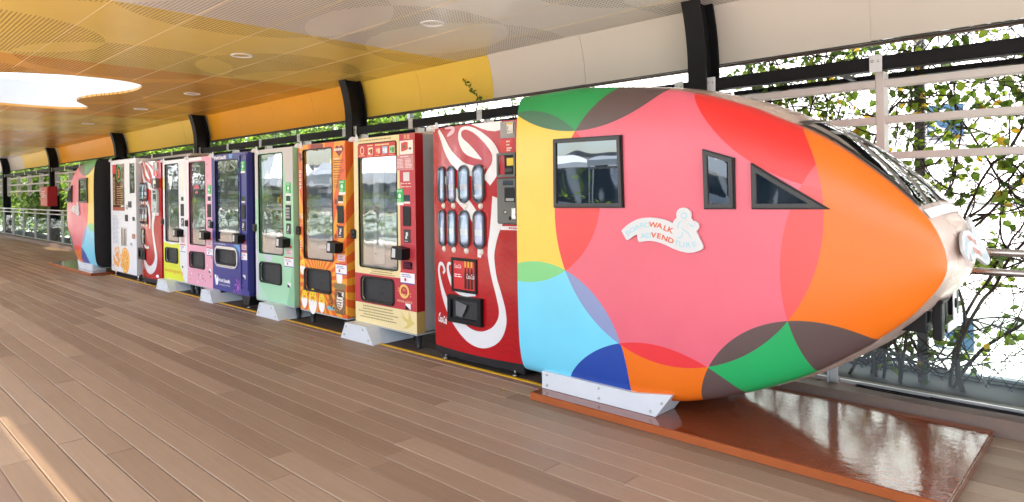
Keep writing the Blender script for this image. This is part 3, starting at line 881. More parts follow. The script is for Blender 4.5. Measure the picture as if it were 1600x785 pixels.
def pod(sgn, x0, labels):
    """sgn=+1: nose towards +x. Local x = sgn*(X + 2.92)"""
    YC = 3.60; X0 = -2.92
    root = empty('train_nose', (x0, YC, 0), labels, 'train pod')
    fx = lambda X: sgn * (X - X0)
    # skins
    for side in (-1, 1):
        NX, NV = 64, 44
        vs = []; uvs = []
        for i in range(NX + 1):
            X = -2.92 + 2.32 * math.sin(i / NX * math.pi / 2) ** 0.9999
            if i == NX: X = -0.6003
            zt, zb = itp(TOPS, X), itp(BOTS, X)
            for j in range(NV + 1):
                tt = 2 * j / NV - 1; v = math.copysign(1 - (1 - abs(tt)) ** 3, tt)
                z = (zt + zb) / 2 + (zt - zb) / 2 * v
                y = surfY(X, z) - YC
                vs.append((fx(X), y if side < 0 else -y, z)); uvs.append((X, z))
        fs = [(i * (NV + 1) + j, (i + 1) * (NV + 1) + j, (i + 1) * (NV + 1) + j + 1, i * (NV + 1) + j + 1) for i in range(NX) for j in range(NV)]
        if sgn * side > 0: fs = [f[::-1] for f in fs]
        o = MB().add(vs, fs, True).build('side_skin', LIV, root, fixn=False)
        ul = o.data.uv_layers.new(name='livery')
        for lp in o.data.loops: ul.data[lp.index].uv = uvs[lp.vertex_index]
    # centre strip that runs over roof, nose and underside
    out = TOPS + BOTS[::-1][1:]
    def strip(mb, pts, ya, yb, off, n=8, crown=0.03, thick=None):
        Q = []
        for i, p in enumerate(pts):
            a, b = Vector(pts[max(0, i - 1)]), Vector(pts[min(len(pts) - 1, i + 1)])
            t = (b - a).normalized() if (b - a).length > 1e-9 else Vector((1, 0)); nn = Vector((-t.y, t.x))
            Q.append((Vector(p), nn))
        vs = []
        for p, nn in Q:
            for k in range(n + 1):
                y = ya + (yb - ya) * k / n; c2 = crown * (1 - (y / 0.33) ** 2) if abs(y) < 0.33 else 0
                q = p + nn * (off + c2); vs.append((fx(q.x), y, q.y))
        fs = [(i * (n + 1) + k, (i + 1) * (n + 1) + k, (i + 1) * (n + 1) + k + 1, i * (n + 1) + k + 1) for i in range(len(pts) - 1) for k in range(n)]
        mb.add(vs, fs, True); return mb
    strip(MB(), out, -0.33, 0.33, 0.0).build('centre_strip', COPPER, root)
    # rear end panel
    capp = []
    for k in range(60):
        z = .11 + (1.895 - .11) * (k / 59); capp.append(((surfY(-2.92, z) - YC) * 0.992, 1.0025 + (z - 1.0025) * 0.995))
    poly = [(y, z) for y, z in capp] + [(-y, z) for y, z in capp[::-1]]
    MB().prism(poly, fx(-2.92) - sgn * 0.004, fx(-2.92) + sgn * 0.02, 'x').build('end_panel', CAP, root)
    # windscreen
    ws = [p for p in TOPS if -1.185 < p[0] < -0.70]
    for ya, yb in ((-0.31, -0.02), (0.02, 0.31)):
        strip(MB(), ws, ya, yb, 0.006).build('windscreen_pane', WIND, root)
    mb = MB()
    for ya, yb in ((-0.335, -0.312), (-0.02, -0.006), (0.006, 0.02), (0.312, 0.335)): strip(mb, ws, ya, yb, 0.012, 2)
    strip(mb, [p for p in TOPS if -1.215 < p[0] < -1.18], -0.335, 0.335, 0.010)
    mb.build('windscreen_frame', RUB, root)
    strip(MB(), [p for p in TOPS if -0.705 < p[0] < -0.665], -0.325, 0.325, 0.007).build('windscreen_sill', WHITE, root)
    # side windows, near and far side
    W = [[(-2.598, 1.59), (-2.6, 1.173), (-2.094, 1.177), (-2.105, 1.584)], [(-1.617, 1.479), (-1.612, 1.174), (-1.451, 1.176), (-1.454, 1.427)], [(-1.372, 1.400), (-1.370, 1.176), (-1.026, 1.178)]]
    for side in (-1, 1):
        for wi, p in enumerate(W):
            zc = sum(q[1] for q in p) / len(p)
            be = lambda lx: side * -1 * (surfY(X0 + lx * sgn, zc) - YC)
            q = [(fx(a), z) for a, z in p]
            q = q if sgn > 0 else q[::-1]
            mid = inset(q, 0.007); inn = inset(q, 0.026)
            fr = MB()
            fr.sheet(mid, [inn], -0.022, 0.03, None, 0.04)
            fr.mi = 1; fr.sheet(q, [mid], -0.012, 0.03, None, 0.04); fr.mi = 0
            gl = MB().sheet(inn, (), -0.012, None, None, 0.05)
            for m_ in (fr, gl):
                m_.v = [(x, (y + surfY(X0 + x * sgn, zc) - YC) * (-side), z) for x, y, z in m_.v]
            f_ = fr.build('window', [FRAME, RUB], root); gl.build('window_glass', MIRROR, f_)
    # sign boards
    s1 = make_sign(root); s1.location = (fx(-1.862), surfY(-1.86, 1.06) - YC - 0.004, 1.066)
    s2 = make_sign(root); s2.location = (fx(-0.575), 0.0, 1.015); s2.rotation_euler = (R(-18), 0, R(90) * sgn)
    # feet on the platform
    for ya, yb in ((-0.485, -0.285), (0.285, 0.485)):
        q = [(fx(a), z) for a, z in [(-2.735, .047), (-1.925, .047), (-1.820, .185), (-2.05, .150), (-2.735, .152)]]
        su = MB().prism(q, ya, yb).build('foot', PLATE, root)
        mb = MB()
        for X, z in ((-2.695, .135), (-2.695, .072), (-2.30, .13), (-2.30, .072), (-1.885, .13), (-1.955, .072)): bolt(mb, fx(X), ya, z, 0.0085)
        mb.build('bolt', STEEL, su)
    # coupler under the nose
    cp = MB()
    for b in ((-1.05, -.702, -.22, -.03, .625, .745), (-.69, -.652, -.18, -.12, .590, .765), (-.70, -.645, -.19, -.06, .755, .772), (-.69, -.65, .13, .18, .66, .815), (-.80, -.66, .09, .18, .775, .80), (-.70, -.668, -.02, .03, .64, .77)):
        X = sorted((fx(b[0]), fx(b[1]))); cp.cbox(X[0], X[1], *b[2:], 0.005)
    cp.lathe([(0.0, -0.02), (0.022, -0.012), (0.024, 0.0), (0.0, 0.006)], (fx(-.635), 0.03, .735), 'x', 12)
    cp.lathe([(0.0, 0.02), (0.014, 0.012), (0.014, 0.0), (0.008, -0.03)], (fx(-.67), 0.155, .83), 'z', 10)
    cpo = cp.build('coupler', BLACK, root)
    mb = MB()
    X = sorted((fx(-.645), fx(-.638))); mb.cbox(X[0], X[1], -.115, .20, .618, .662, 0.003); mb.cbox(X[0], X[1], -.0, .06, .6625, .79, 0.003)
    mb.build('coupler_plate', WHITE, cpo)
    return root
near = pod(1, -2.92, 'multicoloured train nose pod at right with windscreen and pink side')
far = pod(-1, -12.38, 'small multicoloured train nose at the far left end with black end panel')

def plat(x0, x1, y0, y1, label):
    t = empty('platform', ((x0 + x1) / 2, (y0 + y1) / 2, 0), label, 'platform', None)
    w2, d2 = (x1 - x0) / 2, (y1 - y0) / 2
    MB().cbox(-w2, w2, -d2, d2, 0.006, 0.045, 0.003).build('top_board', GLOSS, t)
    for a in ((-w2 - 0.004, w2 + 0.004, -d2 - 0.006, -d2 - 0.001), (-w2, w2, d2 + 0.001, d2 + 0.006), (-w2 - 0.006, -w2 - 0.001, -d2, d2), (w2 + 0.001, w2 + 0.006, -d2, d2)):
        MB().cbox(*a, 0.001, 0.042, 0.002).build('edging', TERRA if a[3] < -d2 + 0.01 else GLOSS, t)
    return t
GLOSS = mat('glossy_brown_varnish', (0.22, 0.048, 0.015), 0.12, coat=0.5, spec=0.5)
_t = NT(GLOSS); _g = _t.n.new('ShaderNodeNewGeometry'); _n = _t.noise(_g.outputs['Position'], 26, 3); _n2 = _t.noise(_g.outputs['Position'], 70, 2)
_b = _t.n.new('ShaderNodeBump'); _b.inputs['Strength'].default_value = 0.13; _b.inputs['Distance'].default_value = 0.006
_t.L.new(_t.m('ADD', _n, _t.m('MULTIPLY', _n2, 0.4)), _b.inputs['Height']); _t.L.new(_b.outputs[0], _t.n['Principled BSDF'].inputs['Normal']); _t.L.new(_b.outputs[0], _t.n['Principled BSDF'].inputs['Coat Normal'])
TERRA = mat('terracotta_edge_paint', (0.38, 0.10, 0.028), 0.4, noise=(10, 0.1))
plat(-2.735, -0.565, 3.01, 4.07, 'glossy dark brown platform under the near nose pod')
plat(-15.0, -12.22, 3.01, 4.07, 'glossy brown platform under the far nose pod')

# ------------------------------------------------------------------ vending machines
PANE = glass_mat('vending_glass', (0.90, 0.93, 0.93), 0.02, 0.0, 0.02, 0.42, bump=(3.4, 0.05))
INNER = mat('machine_inner_lining', (0.48, 0.49, 0.50), 0.5)
SHELF = mat('machine_shelf_grey', (0.42, 0.43, 0.44), 0.35)
FLAPM = mat('flap_dark_plastic', (0.030, 0.031, 0.033), 0.45, bump=(160, 0.10))
LEGM = mat('black_leg', (0.014, 0.014, 0.016), 0.4)
def quad(mb, x0, x1, z0, z1, y): mb.add([(x0, y, z0), (x1, y, z0), (x1, y, z1), (x0, y, z1)], [(0, 1, 2, 3)])
def plate(name, poly, m, parent, lv=1, holes=(), bend=None, step=None):
    """a print or sticker: thin flat piece lying lv layers in front of the door"""
    return MB().sheet(poly, holes, -0.0008 * lv, 0.0, bend, step).build(name, m, parent)
def words(name, items, m, parent, lv=3, bend=None):
    mb = MB()
    for it in items: text_mb(mb, it[0], it[1], it[2], it[3], -0.0008 * lv, bend=bend, **(it[4] if len(it) > 4 else {}))
    return mb.build(name, m, parent)

def snack(name, label, x0, w, cx, front, side, glass=None, flap=None, ztop=1.755, legs=True, chrome=False, handle=True, mech=True, packs=0, board=False, green=None, top=None):
    """glass-front vending machine. Local x from its left edge, y=0 at the door face"""
    t = empty('vending_machine', (x0, 3.30, 0), label, 'vending machine', 'vending machines in the train')
    g = glass or (0.085, 0.62, 0.645, 1.705); fl = flap or (0.093, 0.585, 0.328, 0.558); zb = 0.14
    hole = rrect(*g, 0.025); fhole = rrect(fl[0] + 0.02, fl[1] - 0.02, fl[2] + 0.02, fl[3] - 0.02, 0.03)
    MB().sheet(rrect(0, w, zb, ztop, 0.008, 3), [hole, fhole], 0.0, 0.055).build('door', front, t)
    c = MB()
    for b in ((0.004, 0.03, 0.058, 0.80, zb + 0.01, ztop - 0.004), (w - 0.155, w - 0.003, 0.058, 0.80, zb + 0.01, ztop - 0.004), (0.031, w - 0.156, 0.058, 0.80, ztop - 0.04, ztop - 0.004),
              (0.031, w - 0.156, 0.058, 0.80, zb + 0.01, zb + 0.05), (0.031, w - 0.156, 0.77, 0.80, zb + 0.051, ztop - 0.041)): c.cbox(*b, 0.003)
    c.build('cabinet', side, t)
    i_ = MB(); i_.box(0.032, g[0] - 0.004, 0.06, 0.768, 0.6, ztop - 0.05); i_.box(g[1] + 0.004, w - 0.157, 0.06, 0.768, 0.6, ztop - 0.05); i_.box(g[0] - 0.003, g[1] + 0.003, 0.60, 0.62, 0.6, ztop - 0.05); i_.box(g[0] - 0.003, g[1] + 0.003, 0.06, 0.6, 0.58, 0.60)
    i_.build('liner', INNER, t)
    for k in range(5):
        z = 0.74 + 0.185 * k
        sh = MB(); sh.box(g[0], g[1], 0.16, 0.59, z, z + 0.006); sh.box(g[0], g[1], 0.152, 0.16, z - 0.012, z + 0.026); sh.build('shelf', SHELF, t)
    if board:
        b = MB(); b.cbox(0.22, 0.37, 0.05, 0.07, 0.66, 1.56, 0.003)
        bo = b.build('inner_panel', mat('grey_inner_panel', (0.30, 0.31, 0.32), 0.5), t)
        b = MB(); b.box(0.30, 0.35, 0.045, 0.049, 0.95, 1.05)
        for z in (0.75, 1.12, 1.50): b.lathe([(0.010, 0), (0.006, -0.006), (0, -0.006)], (0.25, 0.048, z), 'y', 8)
        b.build('bracket', BLACK, bo)
    r = random.Random(int(x0 * 100)); cols = ['C8502A', 'E0B040', 'B03030', 'D8D0C0', '3C3A38', 'D87830']
    for k in range(packs):
        z = 0.77 + 0.185 * (k % 5); x = g[1] - 0.06 - 0.10 * (k // 5)
        p = MB(); h = r.uniform(0.12, 0.16)
        pr = [(0.0, 0.02), (0.012, 0.035), (h * .5, 0.042), (h - 0.012, 0.03), (h, 0.012)]
        vs = []
        for hh, d in pr: vs += [(x - 0.042, 0.13 - d * .4, z + hh), (x, 0.13 - d, z + hh), (x + 0.042, 0.13 - d * .4, z + hh), (x + 0.042, 0.17, z + hh), (x - 0.042, 0.17, z + hh)]
        p.add(vs, [(5 * i + a, 5 * i + (a + 1) % 5, 5 * i + 5 + (a + 1) % 5, 5 * i + 5 + a) for i in range(4) for a in range(5)] + [(4, 3, 2, 1, 0), (20, 21, 22, 23, 24)])
        po_ = p.build('snack_pack', paint(r.choice(cols), 0.3), t)
        q = MB(); q.sheet(disc(x, z + h * .55, 0.026, 0.032, 12), (), 0.082); q.build('pack_print', paint(r.choice(['F2E8D0', 'F0D060', '802020', 'FFFFFF'])), po_)
    # gasket and pane
    MB().sheet(rrect(g[0] - 0.005, g[1] + 0.005, g[2] - 0.005, g[3] + 0.005, 0.028), [rrect(g[0] + 0.003, g[1] - 0.003, g[2] + 0.003, g[3] - 0.003, 0.022)], -0.005, 0.01).build('gasket', BLACK, t)
    MB().box(g[0] - 0.002, g[1] + 0.002, 0.012, 0.016, g[2] - 0.002, g[3] + 0.002).build('glass', PANE, t)
    # delivery flap
    ro = rrect(*fl, 0.045, 6); ri = rrect(fl[0] + 0.026, fl[1] - 0.026, fl[2] + 0.026, fl[3] - 0.026, 0.028, 6)
    f = MB()
    if chrome:
        e = rrect(fl[0] - 0.03, fl[1] + 0.03, fl[2] - 0.02, fl[3] + 0.02, 0.09, 8)
        e = [(x, z + (0.022 * (1 if z > (fl[2] + fl[3]) / 2 else -1)) * (1 - ((x - (fl[0] + fl[1]) / 2) / ((fl[1] - fl[0]) / 2 + 0.03)) ** 2)) for x, z in e]
        MB().sheet(e, [ro], -0.012, 0.0).build('flap_surround', mat('satin_silver', (0.70, 0.71, 0.72), 0.25, 0.6), t)
    # rounded bead round the opening
    n = len(ro)
    for k, (dd, yy) in enumerate(((0, 0.0), (0.003, -0.012), (0.011, -0.018), (0.019, -0.012), (0.022, 0.035))):
        f.v += [(x, yy, z) for x, z in rrect(fl[0] + dd, fl[1] - dd, fl[2] + dd, fl[3] - dd, 0.045 - dd * .8, 6)]
    for k in range(4):
        for a in range(n): f.f.append((k * n + a, k * n + (a + 1) % n, (k + 1) * n + (a + 1) % n, (k + 1) * n + a)); f.m.append(0); f.sm.append(True)
    fo = f.build('flap_frame', LEGM, t)
    d = MB(); d.sheet(rrect(fl[0] + 0.019, fl[1] - 0.019, fl[2] + 0.019, fl[3] - 0.019, 0.03), (), 0.022, 0.03)
    d.build('delivery_flap', FLAPM, t)
    mx, mz = (fl[0] + fl[1]) / 2 + 0.03, (fl[2] + fl[3]) / 2
    a = MB()
    if chrome:
        for x in (mx - 0.13, mx + 0.10): ribbon(a, [(x, mz + 0.07, 0.006), (x - 0.01, mz + 0.02, 0.006), (x + 0.012, mz - 0.01, 0.006), (x, mz - 0.05, 0.006)], 0.0205, 4)
    else:
        ribbon(a, [(mx - 0.028, mz - 0.012, 0.005), (mx, mz - 0.036, 0.005), (mx + 0.028, mz - 0.012, 0.005)], 0.0212, 2); ribbon(a, [(mx - 0.022, mz + 0.03, 0.004), (mx + 0.022, mz + 0.03, 0.004)], 0.0212, 2)
    a.build('push_mark', BLACK, fo)
    # service column
    if mech:
        plate('display', rect(cx - 0.041, cx + 0.041, 1.205, 1.258), SCREEN, t, 3)
        plate('display_label', rect(cx - 0.041, cx + 0.041, 1.187, 1.203), paint('E8E6E2'), t, 2)
        bs = MB(); bs.cbox(cx - 0.050, cx + 0.050, -0.008, 0.0, 1.005, 1.165, 0.003); bso = bs.build('selection_panel', BLACK, t)
        rd = MB(); rd.cbox(cx - 0.044, cx + 0.044, -0.006, 0.0, 0.870, 0.978, 0.003); rdo = rd.build('card_reader', DARK, t)
        q = MB(); quad(q, cx - 0.012, cx + 0.016, 0.925, 0.955, -0.0065); quad(q, cx - 0.02, cx + 0.004, 0.90, 0.925, -0.0065); print_lines(q, cx - 0.03, cx + 0.03, 0.876, 0.888, 1, -0.0065); q.build('reader_mark', paint('D8D8D8'), rdo)
        tb = MB(); tx = cx - 0.115
        tb.prism([(tx, 0.735), (tx + 0.145, 0.735), (tx + 0.150, 0.825), (tx + 0.02, 0.842), (tx + 0.004, 0.82)], -0.085, -0.001)
        to = tb.build('payment_terminal', BLACK, t)
        s = MB(); s.add([(tx + 0.014, -0.0865, 0.752), (tx + 0.062, -0.0865, 0.752), (tx + 0.066, -0.0865, 0.822), (tx + 0.022, -0.0865, 0.826)], [(0, 1, 2, 3)]); s.build('terminal_screen', paint('C9CDD0', 0.15), to)
        s = MB(); s.lathe([(0.013, -0.004), (0.012, -0.014), (0, -0.016)], (cx + 0.052, 0, 0.742), 'y', 12); s.build('coin_button', paint('D2481E'), t)
        plate('pink_label', rect(cx - 0.062, cx + 0.062, 0.655, 0.715), paint('E9C6CC'), t, 1)
        q = MB(); print_lines(q, cx - 0.05, cx + 0.05, 0.663, 0.708, 3, -0.002, seed=3); q.build('printed_lines', paint('A8506A'), t)
        lo = plate('price_label', rect(cx - 0.098, cx + 0.088, 0.535, 0.636), paint('F1F1F4'), t, 2)
        q = MB(); quad(q, cx - 0.098, cx + 0.088, 0.623, 0.636, -0.0024); quad(q, cx - 0.045, cx - 0.02, 0.556, 0.580, -0.0024); q.build('label_red', paint('C8303A'), lo)
        q = MB(); quad(q, cx - 0.098, cx + 0.088, 0.535, 0.543, -0.0024); print_lines(q, cx - 0.08, cx + 0.07, 0.585, 0.615, 2, -0.0024, seed=7); q.build('label_blue', paint('3E52A8'), lo)
        lk = MB(); lk.cbox(cx - 0.035, cx + 0.032, -0.003, 0.0, 0.326, 0.374, 0.001); lko = lk.build('lock_plate', paint('EDEFF0'), t)
        q = MB(); q.add([(cx - 0.034, -0.0035, 0.326), (cx + 0.030, -0.0035, 0.328), (cx - 0.034, -0.0035, 0.362)], [(0, 1, 2)]); q.build('lock_mark', BLACK, lko)
    if green:
        gu, gv = green
        go = plate('green_sticker', rrect(gu - 0.05, gu + 0.05, gv - 0.028, gv + 0.082, 0.006), paint('25B254'), t, 4)
        q = MB(); q.sheet(disc(gu, gv + 0.024, 0.018, 0.020, 14), (), -0.0036); print_lines(q, gu - 0.035, gu + 0.035, gv + 0.052, gv + 0.075, 2, -0.0036, seed=2); print_lines(q, gu - 0.035, gu + 0.035, gv - 0.024, gv - 0.002, 2, -0.0036, seed=4); q.build('sticker_print', paint('E6F4EA'), go)
        plate('sticker_foot', rect(gu - 0.05, gu + 0.05, gv - 0.052, gv - 0.0285), paint('EEF0EE'), t, 4)
    if handle:
        h = MB(); h.cbox(-0.045, 0.030, -0.020, 0.0, 0.872, 0.955, 0.008); ho = h.build('door_handle', BLACK, t)
        h = MB(); h.lathe([(0.012, 0), (0.012, -0.006), (0, -0.006)], (-0.006, -0.0195, 0.912), 'y', 10); h.build('keyhole', DARK, ho)
    if legs:
        for x in (0.07, w - 0.10):
            for y in (0.10, 0.68):
                l = MB(); l.lathe([(0.040, zb + 0.008), (0.036, zb - 0.01), (0.020, 0.012), (0.023, 0.008), (0.023, 0.001), (0, 0.0)], (x, y, 0), 'z', 14); l.build('leg', LEGM, t)
        b = MB(); b.cbox(0.0, w, 0.002, 0.78, zb - 0.014, zb - 0.001, 0.002); b.build('base_rail', GREYP, t)
    b = make_sign(t, 'corner_sign'); b.scale = (0.33, 0.33, 0.33); b.location = (0.005, -0.001, ztop + 0.005)
    return t

def eggs(t, items):
    for u, v, s, hat in items:
        e = plate('egg_print', disc(u, v + 0.02 * s, 0.055 * s, 0.075 * s, 18), paint('F4D63C'), t, 3)
        q = MB(); sh = [(u - 0.06 * s, v + 0.0 * s)] + [(u - 0.06 * s + 0.12 * s * k / 6, v + (0.016 * s if k % 2 else -0.004 * s)) for k in range(1, 6)] + [(u + 0.06 * s, v)] + [(u + 0.06 * s * math.cos(a), v - 0.095 * s * math.sin(a)) for a in [math.pi * k / 10 for k in range(1, 10)]]
        q.sheet(sh[::-1], (), -0.0032); q.build('shell_print', paint('F8F6F2'), e)
        q = MB()
        for d in (-0.02, 0.02): q.sheet(disc(u + d * s, v + 0.052 * s, 0.005 * s, n=8), (), -0.0032)
        if hat: q.sheet(rrect(u - 0.018 * s, u + 0.01 * s, v + 0.09 * s, v + 0.135 * s, 0.004), (), -0.0032)
        q.build('eye_print', paint('30261C'), e)
        q = MB(); q.sheet(disc(u, v + 0.026 * s, 0.026 * s, 0.012 * s, 12), (), -0.0034); q.build('beak_print', paint('E88A3A'), e)

# --- cream and red machine
CREAM = mat('cream_print', hexc('EAD9A4'), 0.35, noise=(4, 0.03)); CRIM = mat('crimson_print', (0.52, 0.045, 0.065), 0.35, noise=(4, 0.04)); DRED = mat('deep_red_side', (0.33, 0.008, 0.012), 0.35)
t = snack('cream', 'cream vending machine with red column, red banner and swallow print', -5.095, 0.873, 0.765, CREAM, GREYP, glass=(0.078, 0.632, 0.633, 1.705), board=True, green=(0.672, 1.226))
plate('red_column', rect(0.672, 0.8725, 0.574, 1.7545), CRIM, t, 1)
plate('red_band', rect(0.0005, 0.8725, 0.318, 0.5735), CRIM, t, 1, [rrect(0.112, 0.566, 0.347, 0.539, 0.03)])
b = MB(); b.box(0.8735, 0.8745, 0.001, 0.085, 0.14, 1.754); sw_ = b.build('side_wrap', DRED, t)
b = MB(); b.box(0.8746, 0.8751, 0.001, 0.084, 0.141, 0.316); b.build('side_wrap_foot', mat('tan_side', hexc('B79A5C'), 0.4), sw_)
o = plate('banner', rrect(0.082, 0.628, 1.585, 1.702, 0.02), paint('C8302F'), t, 9)
q = MB(); yb_ = -0.0078
ribbon(q, [(0.145 + 0.026 * math.cos(a), 1.648 + 0.032 * math.sin(a), 0.009) for a in [2 * math.pi * k / 12 for k in range(12)]], yb_, 3, closed=True)
print_lines(q, 0.10, 0.19, 1.596, 1.608, 1, yb_, seed=5); print_lines(q, 0.225, 0.31, 1.676, 1.692, 1, yb_, th=0.010, seed=6, dash=0.012); print_lines(q, 0.34, 0.60, 1.674, 1.690, 1, yb_, th=0.012, seed=8, dash=0.02)
for x in (0.225, 0.335, 0.435, 0.535): print_lines(q, x, x + 0.075, 1.592, 1.600, 1, yb_, seed=int(x * 100))
q.build('banner_print', paint('F2D9A0'), o)
for k, (x, c1, c2) in enumerate(((0.235, 'F0DCC0', 'A03024'), (0.345, 'E86050', 'F4D0B0'), (0.445, '9CC8E4', 'F2F2F0'), (0.545, 'A8D8A0', '4C9A54'))):
    q = MB(); q.sheet(rect(x, x + 0.072, 1.608, 1.668), (), yb_); bx_ = q.build('box_print', paint(c1), o)
    q = MB(); quad(q, x + 0.034, x + 0.066, 1.614, 1.655, yb_ - 0.0006); q.sheet(disc(x + 0.02, 1.64, 0.010, 0.014, 10), (), yb_ - 0.0006); q.build('jar_print', paint(c2), bx_)
o = plate('product_card', rect(0.680, 0.853, 1.587, 1.700), paint('EFEAE2'), t, 3)
q = MB(); q.sheet([(0.70, 1.612), (0.755, 1.618), (0.79, 1.628), (0.788, 1.685), (0.75, 1.69), (0.70, 1.68)], (), -0.0032); q.build('gift_box_print', paint('CF4A34'), o)
q = MB(); q.sheet(disc(0.74, 1.652, 0.016, 0.02, 12), (), -0.0038); q.sheet(disc(0.818, 1.632, 0.020, 0.010, 12), (), -0.0032); q.build('bowl_print', paint('6E6258'), o)
o = plate('notice', rect(0.628, 0.860, 1.459, 1.580), paint('C9868A'), t, 4)
q = MB(); print_lines(q, 0.69, 0.80, 1.562, 1.576, 1, -0.0036, th=0.008, seed=2, dash=0.02); print_lines(q, 0.645, 0.735, 1.475, 1.555, 7, -0.0036, seed=3); print_lines(q, 0.755, 0.845, 1.475, 1.555, 7, -0.0036, seed=4); q.build('notice_print', paint('F4E4DE'), o)
plate('blank_sticker', rect(0.722, 0.803, 1.369, 1.442), paint('D9D7D6'), t, 3)
q = MB(); print_lines(q, 0.70, 0.84, 1.342, 1.358, 1, -0.0024, seed=9, dash=0.05); print_lines(q, 0.70, 0.84, 1.316, 1.332, 1, -0.0024, seed=10, dash=0.05); quad(q, 0.686, 0.695, 1.338, 1.362, -0.0024); quad(q, 0.686, 0.695, 1.312, 1.336, -0.0024); q.build('contact_lines', paint('F2D9C8'), t)
words('chinese_lettering', [('燕窝', 0.730, 1.712, 0.030, {'width': 0.082})], paint('EBC98A'), t)
q = MB(); print_lines(q, 0.035, 0.66, 1.722, 1.744, 1, -0.0016, th=0.010, seed=12, dash=0.03); print_lines(q, 0.20, 0.62, 0.575, 0.632, 3, -0.0016, seed=13, centre=True); print_lines(q, 0.04, 0.64, 0.185, 0.305, 5, -0.0016, th=0.009, seed=14, centre=True); q.build('fine_print', paint('9C8C62'), t)
q = MB(); ribbon(q, [(0.715 + 0.055 * math.cos(a), 0.470 + 0.048 * math.sin(a), 0.020) for a in [2 * math.pi * k / 14 for k in range(14)]], -0.0024, 3, closed=True)
ribbon(q, [(0.685, 0.452, 0.004), (0.705, 0.438, 0.014), (0.735, 0.447, 0.005)], -0.0024, 4)
for u, v in ((0.640, 0.49), (0.635, 0.47), (0.795, 0.455), (0.80, 0.435)): q.sheet(disc(u, v, 0.006, n=8), (), -0.0024)
text_mb(q, 'RA', 0.716, 0.472, 0.022, -0.0024, align='CENTER'); q.build('gold_emblem', paint('E9C272'), t)
words('brand_lettering', [('PRISTINE LAGOON', 0.618, 0.378, 0.018, {'width': 0.20})], paint('F2D6A8'), t)
sw = [(0.660, 0.300), (0.700, 0.245), (0.740, 0.230), (0.760, 0.262), (0.768, 0.312), (0.782, 0.288), (0.792, 0.250), (0.800, 0.236), (0.832, 0.234), (0.844, 0.224), (0.830, 0.214), (0.806, 0.208), (0.780, 0.186), (0.740, 0.170), (0.700, 0.168), (0.735, 0.192), (0.752, 0.214), (0.715, 0.224), (0.650, 0.262), (0.705, 0.238)]
sw = [(0.652, 0.268), (0.712, 0.232), (0.756, 0.214), (0.738, 0.190), (0.690, 0.165), (0.752, 0.172), (0.795, 0.195), (0.822, 0.210), (0.846, 0.219), (0.826, 0.236), (0.806, 0.240), (0.795, 0.272), (0.770, 0.316), (0.772, 0.276), (0.764, 0.243), (0.720, 0.255), (0.664, 0.304), (0.706, 0.246)]
plate('swallow_print', sw, paint('D8C574'), t, 2)

# --- orange machine
def sunburst(name, cu, cv, c1, c2, rays=34):
    m = mat(name, c1, 0.36); tt = NT(m); b = tt.n['Principled BSDF']
    tc = tt.n.new('ShaderNodeTexCoord'); sx = tt.n.new('ShaderNodeSeparateXYZ'); tt.L.new(tc.outputs['Object'], sx.inputs[0])
    an = tt.m('ARCTAN2', tt.m('SUBTRACT', sx.outputs[2], cv), tt.m('SUBTRACT', tt.m('SUBTRACT', sx.outputs[0], tt.m('MULTIPLY', sx.outputs[1], -1.0)), cu))
    f = tt.m('GREATER_THAN', tt.m('SINE', tt.m('MULTIPLY', an, rays / 1.0)), 0.0)
    tt.L.new(tt.mix(f, c1, c2), b.inputs['Base Color']); return m
SUNB = sunburst('orange_sunburst_print', 0.34, 0.44, hexc('E2662A'), hexc('EFA436'), 26)
t = snack('orange', 'orange sunburst vending machine with chick and egg prints', -6.075, 0.845, 0.757, SUNB, SUNB, packs=10, green=(0.785, 1.316))
eggs(t, [(0.057, 0.558, 0.80, 0), (0.085, 0.245, 0.95, 1), (0.243, 0.235, 1.3, 0), (0.408, 0.235, 0.95, 0)])
plate('egg_shell_print', disc(0.72, 0.505, 0.05, 0.075, 18), paint('F8F4EE'), t, 1)
o = plate('jar_print', rrect(0.635, 0.815, 0.168, 0.395, 0.03), paint('7A6448'), t, 2)
q = MB(); q.sheet(rect(0.632, 0.820, 0.398, 0.450), (), -0.0024); print_lines(q, 0.65, 0.81, 0.40, 0.445, 3, -0.003, seed=3); q.build('jar_lid_print', paint('8C7C58'), o)
q = MB(); q.sheet(disc(0.725, 0.285, 0.055, 0.075, 16), (), -0.003); q.build('jar_label_print', paint('F2ECE0'), o)
q = MB(); q.sheet(rect(0.700, 0.750, 0.325, 0.37), (), -0.0036); print_lines(q, 0.685, 0.765, 0.24, 0.31, 3, -0.0036, seed=5); q.build('jar_mark_print', paint('2E2824'), o)
q = MB(); rr_ = random.Random(4)
for k in range(46): q.sheet(disc(rr_.uniform(0.645, 0.805), rr_.uniform(0.18, 0.38), rr_.uniform(0.006, 0.013), n=6), (), -0.0029 - 0.00001 * k)
q.build('jar_food_print', paint('B87848'), o)
o = plate('plate_print', disc(0.565, 0.205, 0.075, 0.02, 18), paint('7CBCC4'), t, 2)
q = MB()
for k in range(60):
    a = rr_.uniform(0, 1); q.sheet(disc(0.565 + rr_.uniform(-0.07, 0.07) * (1 - a), 0.21 + 0.14 * a, rr_.uniform(0.006, 0.013), n=6), (), -0.0024 - 0.00001 * k)
q.build('food_print', paint('8A5A34'), o)
q = MB()
